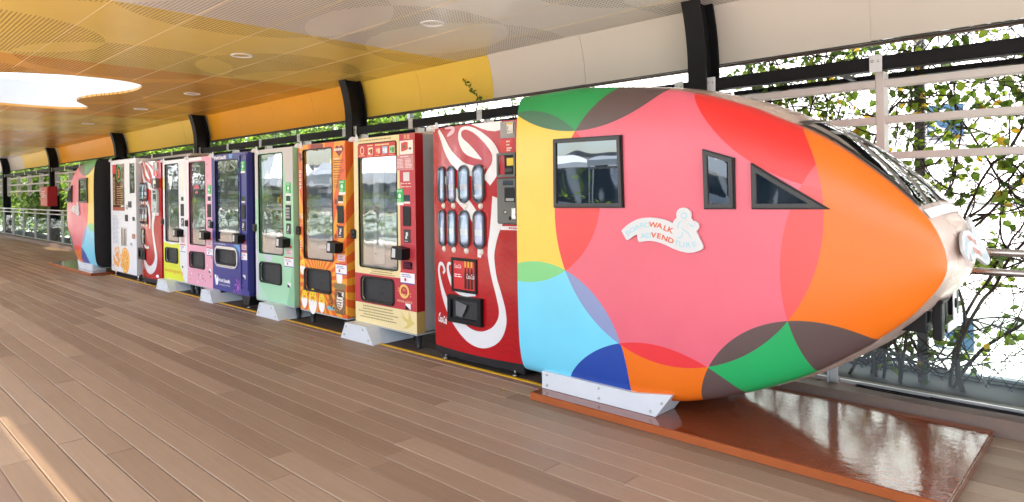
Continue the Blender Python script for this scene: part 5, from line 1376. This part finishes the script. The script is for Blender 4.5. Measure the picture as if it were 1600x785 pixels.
    # small script logo low on the door
    if not small:
        q = MB(); text_mb(q, 'Coca-Cola', 0.050, 0.287, 0.055, -0.0024, width=0.115, shear=0.35, bold=0.03, rot=R(-4), bend=be); ribbon(q, [(0.06, 0.335, 0.004), (0.075, 0.35, 0.008), (0.085, 0.352, 0.003)], -0.0024, 4, be); q.build('script_lettering', W_, t)
        pl('logo_disc_print', disc(0.103, 0.285, 0.055, 0.058, 20), mat('deep_red_disc', (0.33, 0.008, 0.012), 0.2, coat=0.5), 1)
    else: pl('white_dot_print', disc(0.80, 0.147, 0.045, 0.022, 16), W_, 2)
    b = make_sign(t, 'corner_sign'); b.scale = (0.33,) * 3; b.location = (0.0, -0.001, 1.775)
    return t
mat_oval = mat('dark_grey_bezel', (0.07, 0.075, 0.08), 0.3); mat_bin = mat('bin_interior', (0.03, 0.031, 0.033), 0.5); mat_panel = mat('grey_coin_panel', (0.13, 0.135, 0.125), 0.4, noise=(30, 0.08))
BK = mat('backing_blue', (0.40, 0.56, 0.80), 0.4); BK2 = mat('backing_dim', (0.12, 0.16, 0.2), 0.4)
cola(-3.99, 0.93, 'large red Coca-Cola vending machine with eight bottle windows beside the near nose', [(BOT1, BK), (mat('bottle_violet', (0.64, 0.64, 0.92), 0.15, coat=0.6), BK), (mat('bottle_sky', (0.55, 0.76, 0.97), 0.15, coat=0.6), BK)], 0.10, False)
cola(-10.73, 0.83, 'narrow red Coca-Cola vending machine with six bottle windows between two white machines', [(mat('bottle_orange', (0.62, 0.28, 0.10), 0.15, coat=0.6), BK2), (mat('bottle_teal', (0.20, 0.48, 0.44), 0.15, coat=0.6), BK2), (mat('bottle_red', (0.40, 0.06, 0.06), 0.15, coat=0.6), BK2)], 0.10, True)

# loose top board behind the corner of the coffee machine
tb = MB().cbox(-10.95, -9.35, 3.50, 3.75, 1.815, 1.85, 0.004).build('top_board', mat('beige_board', (0.42, 0.36, 0.32), 0.5, noise=(4, 0.08)))
tag(tb, 'beige board lying across the tops of the narrow cola and lime machines', 'board')

# trapezoid steel feet between the machines
fb = None
for i, (x, L) in enumerate(((-5.16, 0.52), (-6.80, 0.52), (-8.30, 0.40), (-9.80, 0.52))):
    if fb is None:
        fb = empty('support_foot', (x, 3.185, 0))
        MB().prism([(0.0, 0.002), (0.50, 0.002), (0.385, 0.145), (0.075, 0.145)], 0.0, 0.42).build('plate', PLATE, fb)
        for u, v in ((0.09, 0.115), (0.345, 0.115), (0.06, 0.04), (0.425, 0.035)):
            mb = MB(); bolt(mb, u, 0, v, 0.0085); mb.build('bolt', STEEL, fb)
        o = fb
    else: o = copy_tree(fb); o.location = (x, 3.185, 0); o.scale = (L / 0.52, 1, 1)
    tag(o, ['pale steel foot under the left of the cream machine', 'pale steel foot under the left of the mint green machine', 'pale steel foot under the right of the pink machine', 'pale steel foot under the left of the lime and white machine'][i], 'support foot', 'pale trapezoid feet under the machines')

# ------------------------------------------------------------------ outside the wall
def leaf_mat(name, col, trans=0.6):
    m = bpy.data.materials.new(name); m.use_nodes = True; t = NT(m)
    b = t.n['Principled BSDF']; b.inputs['Roughness'].default_value = 0.45
    g = t.n.new('ShaderNodeNewGeometry'); n = t.noise(g.outputs['Position'], 6.0, 2)
    c = t.mix(n, tuple(k * 0.75 for k in col), tuple(min(1, k * 1.3) for k in col)); t.L.new(c, b.inputs['Base Color'])
    tl = t.n.new('ShaderNodeBsdfTranslucent'); cc = t.mix(0.5, c, (col[0] * 1.9, col[1] * 1.8, col[2] * 0.8)); t.L.new(cc, tl.inputs[0])
    mx = t.n.new('ShaderNodeMixShader'); mx.inputs[0].default_value = trans
    t.L.new(b.outputs[0], mx.inputs[1]); t.L.new(tl.outputs[0], mx.inputs[2]); t.L.new(mx.outputs[0], t.n['Material Output'].inputs[0])
    return m
LF = [leaf_mat('leaf_mid_green', (0.085, 0.150, 0.025), 0.62), leaf_mat('leaf_dark_green', (0.045, 0.085, 0.016), 0.5), leaf_mat('leaf_bright_green', (0.16, 0.23, 0.035), 0.66), leaf_mat('leaf_yellow', (0.42, 0.28, 0.035), 0.5)]
BARK = mat('vine_bark', (0.050, 0.036, 0.027), 0.85, noise=(60, 0.3)); BARKG = mat('grey_bark', (0.13, 0.115, 0.10), 0.85, noise=(30, 0.3))

def leaf_geo(mb, p, d, up, L, W, mi=0):
    """one bent leaf: midrib from p along d"""
    d = d.normalized(); s = d.cross(up); s = s.normalized() if s.length > 1e-6 else d.orthogonal().normalized(); n = s.cross(d).normalized()
    mb.mi = mi
    a = p; b = p + d * L * .38 - n * L * .05; c = p + d * L * .75 - n * L * .10; e = p + d * L - n * L * .22
    mb.add([a, b + s * W * .5 + n * W * .14, b - s * W * .5 + n * W * .14, b, c + s * W * .33 + n * W * .08, c - s * W * .33 + n * W * .08, c, e],
           [(0, 3, 1), (0, 2, 3), (3, 6, 4, 1), (2, 5, 6, 3), (6, 7, 4), (5, 7, 6)])
def kite(mb, p, d, up, L, W, mi):
    d = d.normalized(); s = d.cross(up); s = s.normalized() if s.length > 1e-6 else d.orthogonal().normalized()
    n = s.cross(d); mb.mi = mi
    mb.add([p, p + d * L * .45 + s * W * .5, p + d * L - n * L * .15, p + d * L * .45 - s * W * .5], [(0, 1, 2), (0, 2, 3)])
def rv(r, k=1.0): return Vector((r.gauss(0, 1), r.gauss(0, 1), r.gauss(0, 1))).normalized() * k

# planter strip, hoarding and its posters
soil = MB().box(-34, 3, 4.43, 5.75, -0.95, -0.09).build('planter_bed', mat('dark_grey_concrete', (0.014, 0.015, 0.016), 0.75, noise=(3, 0.35), bump=None)); tag(soil, kind='structure')
curb = MB()
for k in range(20): curb.cbox(2.8 - 1.2 * k, 2.8 - 1.2 * k + 1.17, 5.55, 5.62, -0.09, -0.045, 0.006)
tag(curb.build('planter_lip', mat('pale_concrete_lip', (0.5, 0.5, 0.49), 0.8, noise=(8, 0.1))), 'pale concrete lip along the planter outside the glass', 'kerb')
hw_ = empty('hoarding_wall', (-1, 8.0, -0.6), 'white site hoarding beyond the vines at right', 'hoarding')
WHW = mat('white_hoarding_paint', (0.80, 0.80, 0.79), 0.6, noise=(0.8, 0.03))
pnl = None
for k in range(12):
    x = -9 + 1.5 * k
    if pnl is None: pnl = MB().cbox(0.004, 1.496, 0, 0.03, 0, 5.6, 0.004).build('hoarding_panel', WHW, hw_); o = pnl
    else: o = pnl.copy(); COL.objects.link(o); o.parent = hw_
    o.location = (x, 0, 0)
rl_ = MB()
for z in (0.5, 1.7, 3.0): rl_.box(-9, 9, -0.03, -0.001, z, z + 0.05)
rl_.build('hoarding_rail', mat('pale_rail', (0.6, 0.62, 0.63), 0.5), hw_)
PB = mat('poster_blue', (0.016, 0.045, 0.085), 0.5)
for x, z, s in ((-1.42, -0.22, 0.34), (-1.47, 1.94, 0.32)):
    e = empty('blue_poster', (x, 7.965, z), ['low blue square poster with white ring behind the coupler', 'high blue square poster behind the vines at top right', 'blue square poster far right on the white hoarding'][0 if z < 0 else 1 if z > 2 else 2], 'poster', 'blue posters on the hoarding')
    MB().box(-s / 2, s / 2, -0.006, 0.0, -s / 2, s / 2).build('board', PB, e)
    q = MB(); ribbon(q, [(0.30 * s * math.cos(a), 0.30 * s * math.sin(a), 0.10 * s) for a in [2 * math.pi * k / 16 * 0.8 for k in range(16)]], -0.008, 3)
    ribbon(q, [(-0.45 * s, -0.2 * s, 0.04 * s), (-0.2 * s, -0.42 * s, 0.08 * s), (0.2 * s, -0.40 * s, 0.03 * s)], -0.008, 4); q.build('white_emblem', WHW, e)

# grey posts that carry the net, and the net itself
gp = None
for i, x in enumerate((-6.9, -4.1, -1.13, 1.9)):
    if gp is None: gp = MB().cbox(-0.032, 0.032, 0, 0.06, -0.09, 2.9, 0.004).build('net_post', mat('grey_post_paint', (0.16, 0.165, 0.165), 0.5)); o = gp
    else: o = gp.copy(); COL.objects.link(o)
    o.location = (x, 5.30, 0)
    tag(o, ['grey net post behind the green and orange machines', 'grey net post behind the cola machine', 'slim grey post behind the white trellis above the nose tip', 'grey net post outside the right edge'][i], 'post', 'grey posts of the wire net')
nb = MB(); st = 0.125
x0n, x1n, z0n, z1n = -4.5, 2.0, -0.05, 2.7
H = z1n - z0n
def wire(a, b):
    d = Vector(b) - Vector(a); s = Vector((0, 1, 0)); u = d.cross(s).normalized() * 0.0024; s = s * 0.0024
    A, B_ = Vector(a), Vector(b); nb.add([A + u, A - u + s, A - u - s, B_ + u, B_ - u + s, B_ - u - s], [(0, 1, 4, 3), (1, 2, 5, 4), (2, 0, 3, 5)])
k = 0
sl_ = 1.45
while x0n - H / sl_ + k * st < x1n:
    xs = x0n - H / sl_ + k * st
    for sgn in (1, -1):
        a = [xs, z0n] if sgn > 0 else [xs, z1n]; b = [xs + H / sl_, z1n] if sgn > 0 else [xs + H / sl_, z0n]
        def cut(p, q, X): t = (X - p[0]) / (q[0] - p[0]); return [X, p[1] + (q[1] - p[1]) * t]
        if b[0] <= x0n or a[0] >= x1n: continue
        if a[0] < x0n: a = cut(a, b, x0n)
        if b[0] > x1n: b = cut(a, b, x1n)
        wire((a[0], 5.27 + 0.004 * sgn, a[1]), (b[0], 5.27 + 0.004 * sgn, b[1]))
    k += 1
for z in (0.0, 0.62, 1.35, 2.3): wire((x0n, 5.27, z), (x1n, 5.27, z))
tag(nb.build('wire_net', mat('net_wire', (0.03, 0.03, 0.03), 0.6)), 'diamond wire net that the vines climb at right', 'net')

# climbing vines at right: stems, single large leaves, and small foliage
LEAFM = []
for i, m in enumerate(LF):
    for s in (0.8, 1.0, 1.25):
        q = MB(); leaf_geo(q, Vector((0, 0, 0)), Vector((0, 0, 1)), Vector((0, -1, 0)), 0.102 * s, 0.074 * s); o = q.build('leaf', m, fixn=False); LEAFM.append((i, o.data)); bpy.data.objects.remove(o)
rv_ = random.Random(21)
def vine(x, y, h, label, seed, dens=1.0, nleaf=26, thick=0.012, yellow=0.12, spread=0.5, side=10, lo=1.05):
    r = random.Random(seed); t = empty('climbing_vine', (x, y, -0.09), label, 'vine', 'vines on the wire net')
    st_ = MB(); fo = MB(); paths = []
    def grow(p, d, rad, L, lvl):
        P = [p.copy()]; n = max(3, int(L / 0.085)); d = d.normalized()
        for i in range(n):
            d = (d + rv(r, 0.27) + Vector((0, 0, 0.06 if lvl == 0 else -0.01))).normalized(); d.y *= 0.5
            if P[-1].y < -0.16: d.y = abs(d.y)
            if P[-1].y > 0.22: d.y = -abs(d.y)
            if P[-1].z > h: d.z = -abs(d.z) * .6
            if P[-1].z < 0.12: d.z = abs(d.z)
            P.append(P[-1] + d * 0.085)
        Q = spline([tuple(q) for q in P], 2)
        st_.tube(Q, [max(0.0016, rad * (1 - 0.65 * i / len(Q))) for i in range(len(Q))], 5, False)
        paths.append((lvl, P))
        if lvl < 2:
            for k in range(int((side * 1.2 if lvl == 0 else 3) * dens)):
                i = r.randrange(1, len(P)); dd = rv(r); dd.z *= 0.6; dd.y *= 0.3
                grow(P[i], dd, rad * (0.5 if lvl == 0 else 0.6), r.uniform(0.3, 0.9) * spread * 1.6, lvl + 1)
    for b in range(2): grow(Vector((r.uniform(-.05, .05), 0, 0.0)), Vector((r.uniform(-.3, .3), 0, 1)), thick, h * r.uniform(0.9, 1.25), 0)
    st_.build('stem', BARK, t)
    sp = [p for lvl, P in paths for p in P if p.z > lo or r.random() < 0.07]
    for k in range(int(nleaf * 0.85)):
        p = r.choice(sp); c_ = r.random(); i = 3 if c_ < yellow * .6 else 2 if c_ < 0.45 else 0 if c_ < 0.8 else 1
        me = r.choice([m for j, m in LEAFM if j == i]); o = bpy.data.objects.new('leaf', me); link(o, t)
        o.location = p + rv(r, 0.03); o.rotation_euler = (r.uniform(1.4, 3.0), r.uniform(-.5, .5), r.uniform(-1.3, 1.3)); s = r.uniform(0.7, 1.25); o.scale = (s, s, s)
    for k in range(int(200 * dens)):
        p = r.choice(sp) + rv(r, r.uniform(0.01, 0.07)); c_ = r.random()
        d = rv(r) + Vector((0, -0.2, -0.7)); leaf_geo(fo, p, d, Vector((0, -1, 0.4)), r.uniform(0.035, 0.085), r.uniform(0.025, 0.058), 3 if c_ < yellow * .35 else 2 if c_ < 0.42 else 0 if c_ < 0.8 else 1)
    if fo.v: tag(fo.build('foliage', LF, t, fixn=False), kind='stuff')
    return t
vl = ['vine left of the nose roof, mostly hidden by the trellis', 'leafy vine behind the copper roof of the near nose', 'vine with pale green leaves between trellis upright and grey post', 'dense twiggy vine right of the slim grey post', 'heavy tangled vine at the top right',
      'vine with yellow leaves at the far right edge', 'low woody vine by the coupler hoses', 'thick bushy trunk vine behind the nose underside', 'thin vine trailing above the cream cove gap']
vine(-2.15, 5.22, 2.5, vl[0], 1, 0.9, 22); vine(-1.62, 5.20, 2.55, vl[1], 2, 1.3, 36, side=13); vine(-1.38, 5.24, 2.5, vl[2], 3, 0.7, 26, yellow=0.2)
vine(-0.85, 5.22, 2.65, vl[3], 4, 1.1, 34, 0.012, 0.10, side=16, lo=1.25); vine(-0.45, 5.24, 2.7, vl[4], 5, 1.4, 40, 0.013, 0.10, side=18, lo=1.35); vine(-0.05, 5.22, 2.7, vl[5], 6, 1.5, 40, 0.012, 0.18, side=14)
vine(-0.95, 5.30, 1.2, vl[6], 7, 0.22, 9, 0.014, 0.05, 0.6, 10, lo=0.2); vine(-1.42, 5.32, 1.0, vl[7], 8, 1.3, 34, 0.026, 0.04, 0.36, 8, lo=0.15); vine(-3.3, 5.22, 2.5, vl[8], 9, 0.9, 20, lo=1.6)

vine(-2.05, 5.16, 2.45, 'twiggy vine behind the red top of the near nose', 31, 1.3, 30, side=15, lo=1.3); vine(-1.75, 5.18, 2.5, 'leafy vine just left of the first trellis upright past the post', 32, 1.4, 30, side=16, lo=1.25); vine(-1.25, 5.17, 2.5, 'vine with hanging yellow leaves just left of the slim grey post', 33, 1.0, 24, side=12, yellow=0.35, lo=1.2); vine(0.15, 5.2, 2.6, 'dense vine outside the right edge of the picture', 34, 1.6, 30, side=16)

# sprig growing through at the yellow cove end
sp = MB(); lf_ = MB(); r = random.Random(3); P = [Vector((-4.86, 4.72, 2.10)), Vector((-4.89, 4.66, 2.22)), Vector((-4.97, 4.62, 2.32)), Vector((-5.06, 4.60, 2.42))]
e = empty('sprig', tuple(P[0]), 'small green sprig poking out below the yellow cove end', 'sprig')
sp.tube([p - P[0] for p in P], 0.0025, 4); sp.build('stem', BARK, e)
for k in range(26):
    i = r.randrange(0, 3); p = P[i].lerp(P[i + 1], r.random()) - P[0]; leaf_geo(lf_, p + rv(r, .01), rv(r) + Vector((0, -.3, .2)), Vector((0, -1, .3)), 0.05, 0.028, r.choice((0, 0, 2)))
lf_.build('foliage', LF, e, fixn=False)

# bushes and trees further along the wall
def shrub(name, x, y, z0, h, rx, ry, n, label, cat, group, seed, mats=(0, 0, 2, 2, 1), L=0.10, trunk=True, bark=BARK, lump=9):
    r = random.Random(seed); t = empty(name, (x, y, z0), label, cat, group)
    cl = [(Vector((r.uniform(-rx, rx) * .8, r.uniform(-ry, ry) * .8, h * (0.30 + 0.62 * r.random()))), r.uniform(.35, .75)) for _ in range(lump)]
    fo = MB()
    for k in range(n):
        c_, s = r.choice(cl); v = rv(r); rad = s * (r.random() ** 0.4)
        p = c_ + Vector((v.x * rx * rad, v.y * ry * rad, v.z * h * .28 * rad))
        if p.z < 0.02: continue
        d = v + Vector((0, 0, -0.3)) + rv(r, .6); l = L * r.uniform(.6, 1.3); kite(fo, p, d, Vector((0, 0, 1)), l, l * .6, r.choice(mats))
    fo.build('crown' if trunk else 'foliage', LF, t, fixn=False)
    if trunk:
        st_ = MB()
        for k in range(3 if name != 'tree' else 1):
            st_.tube(spline([(r.uniform(-.1, .1), r.uniform(-.1, .1), 0), (r.uniform(-.15, .15), 0, h * .3), (r.uniform(-.3, .3) * rx, 0, h * .62)], 3), [h * .022] * 4 + [h * .012] * 3, 7)
        for c_, s in cl: st_.tube(spline([(0, 0, h * .25), tuple(c_ * .5 + Vector((0, 0, h * .2))), tuple(c_)], 3), [h * .010, h * .009, h * .007, h * .006, h * .005, h * .004, h * .003], 5)
        st_.build('trunk', bark, t)
    return t
r = random.Random(77)
ll = ['behind the lime machine', 'behind the pink machine', 'behind the navy machine', 'behind the mint machine', 'behind the orange machine', 'behind the cream machine', 'behind the left of the large cola machine', 'behind the coffee machine corner', 'behind the far nose end panel']
for i, x in enumerate((-9.9, -9.0, -8.1, -7.2, -6.2, -5.2, -4.3, -11.2, -12.6)):
    shrub('hedge_plant', x, 5.55, -0.09, 2.75, 0.65, 0.28, 1150, 'dense climbing hedge plant ' + ll[i] + ', showing under the cove', 'hedge', 'hedge plants under the cove', 100 + i, (1, 1, 0, 1), 0.075, lump=14)
fl_ = ['right beside the far nose', 'second left of the far nose', 'behind the red hose box', 'left of the red hose box', 'between the two far posts', 'near the far left post', 'at the far left edge']
for i, x in enumerate((-16.0, -18.0, -20.2, -22.6, -25.2, -28.0, -31.2)):
    shrub('bush', x, 6.4 + 0.5 * (i % 2), -0.6, 3.9, 1.35, 0.75, 9500, 'green leafy bush ' + fl_[i], 'bush', 'bushes beyond the far railing', 200 + i, (0, 1, 1, 0, 0, 2), 0.13, lump=26)
    if i < 4: shrub('low_shrub', x - 0.8, 5.25, -0.09, 0.9, 0.7, 0.3, 700, 'low bright leafy shrub against the glass ' + fl_[i], 'shrub', 'low shrubs outside the far glass', 300 + i, (2, 2, 0), 0.09)
for i, (x, y, h) in enumerate(((-24, 11, 7.5), (-33, 9, 8), (-17, 12, 7), (-41, 8, 9), (-12, 13, 6.5))):
    shrub('tree', x, y, -0.6, h, 2.6, 2.2, 9000, ['broad tree beyond the red hose box', 'broad tree beyond the far left bushes', 'broad tree beyond the far nose', 'tall tree closing the far left end', 'tree behind the middle of the machine row'][i], 'tree', 'trees beyond the hedge', 400 + i, (0, 0, 2, 1), 0.27, True, BARKG, 18)

# ------------------------------------------------------------------ open side behind the camera, seen in reflections
rl2 = None
for k in range(17):
    if rl2 is None: rl2 = railing_bay(-3.1, 2.0, 2.0); o = rl2
    else: o = copy_tree(rl2); o.location = (2.0 - 2.0 * k, -3.1, 0)
    tag(o, ORD[k] + ' glass railing bay leftward along the open side behind the camera', 'railing', 'glass railing on the open side')
NTH = ['first', 'second', 'third', 'fourth', 'fifth', 'sixth', 'seventh', 'eighth', 'ninth', 'tenth', 'eleventh', 'twelfth']
for k in range(12):
    shrub('bush', -3.5 - 5.2 * k, -6.0 - 0.6 * (k % 3), -0.6, 1.7 + 0.3 * (k % 2), 1.9, 0.7, 1500, NTH[k] + ' bush leftward across the open side, seen only in the machine glass', 'bush', 'bushes across the open side', 500 + k, (0, 2, 1), 0.13, lump=12)
bd = empty('building', (-45, -34, -0.6), 'long pale building across the open side, seen only in reflections', 'building')
PALE = mat('pale_render', (0.62, 0.62, 0.60), 0.7, noise=(0.4, 0.06)); WINB = mat('dark_facade_glass', (0.05, 0.07, 0.09), 0.1)
b = MB(); b.box(-75, 75, -6, 0, 0, 4.6); b.build('wall', PALE, bd)
b = MB(); b.box(-76, 76, -6.5, 1.2, 4.6, 5.1); b.build('roof', mat('grey_roof', (0.20, 0.20, 0.21), 0.6), bd)
wm = None
for k in range(42):
    if wm is None: wm = MB().box(-1.5, 1.5, 0.002, 0.05, 0, 2.4).build('window', WINB, bd); o = wm
    else: o = wm.copy(); COL.objects.link(o); o.parent = bd
    o.location = (-72 + 3.5 * k, 0, 1.2)
for k, x in enumerate((-9, -17, -26, -37, -50)):
    tn = empty('canopy_tent', (x, -11 - 1.2 * (k % 2), -0.6), 'white pyramid tent, ' + NTH[k] + ' leftward across the open side', 'tent', 'white tents across the open side')
    MB().add([(-2.4, -2, 2.7), (2.4, -2, 2.7), (2.4, 2, 2.7), (-2.4, 2, 2.7), (0, 0, 4.4), (-2.4, -2, 2.35), (2.4, -2, 2.35), (2.4, 2, 2.35), (-2.4, 2, 2.35)], [(0, 1, 4), (1, 2, 4), (2, 3, 4), (3, 0, 4), (5, 6, 1, 0), (6, 7, 2, 1), (7, 8, 3, 2), (8, 5, 0, 3)]).build('canopy', WHITE, tn)
    for sx in (-2.3, 2.3):
        for sy in (-1.95, 1.95): MB().tube([(sx, sy, 0), (sx, sy, 2.5)], 0.05, 8).build('pole', STEEL, tn)
    MB().tube([(-2.3, 1.95, 2.2), (2.3, 1.95, 2.2)], 0.05, 6).build('crossbar', STEEL, tn)
r = random.Random(909); fh = MB()
for k in range(26000):
    x = r.uniform(-75, -11); h = 4.6 + 0.8 * math.sin(x * 0.7) + 0.5 * math.sin(x * 1.9)
    kite(fh, Vector((x, 9.3 + r.uniform(-0.9, 0.9) + 0.02 * (x + 11), -0.6 + h * r.random() ** 0.8)), rv(r), Vector((0, 0, 1)), r.uniform(.18, .36), r.uniform(.12, .22), r.choice((0, 1, 1, 2)))
tag(fh.build('far_hedge', LF, fixn=False), 'continuous green hedge beyond the bushes at far left', 'hedge', kind='stuff')

eh = MB()
for k in range(16000):
    y = r.uniform(-14, 9); h = 5.2 + 0.9 * math.sin(y * 0.6) + 0.4 * math.sin(y * 1.7)
    kite(eh, Vector((-39 + r.uniform(-0.9, 0.9), y, -0.6 + h * r.random() ** 0.8)), rv(r), Vector((0, 0, 1)), r.uniform(.18, .36), r.uniform(.12, .22), r.choice((0, 1, 1, 2)))
tag(eh.build('end_hedge', LF, fixn=False), 'tall hedge closing the far left end of the deck', 'hedge', kind='stuff')

# scraps on the deck
for i, (x, y) in enumerate(((-4.75, 2.42), (-3.0, 3.02), (-5.35, 3.0), (-9.6, 2.1), (-11.8, 1.9))):
    q = MB(); leaf_geo(q, Vector((0, 0, 0.004)), Vector((1, .4 * i - .8, 0.02)), Vector((0, 0, 1)), 0.035, 0.022)
    o = q.build('fallen_leaf', LF[3] if i != 2 else RED, fixn=False); o.location = (x, y, 0.001)
    tag(o, ['dry yellow leaf on the deck before the cream machine', 'dry yellow leaf by the strip beside the near platform', 'tiny red scrap on the deck before the orange machine', 'dry leaf on the deck before the pink machine', 'dry leaf far along the deck before the coffee machine'][i], 'leaf', 'scraps lying on the deck')
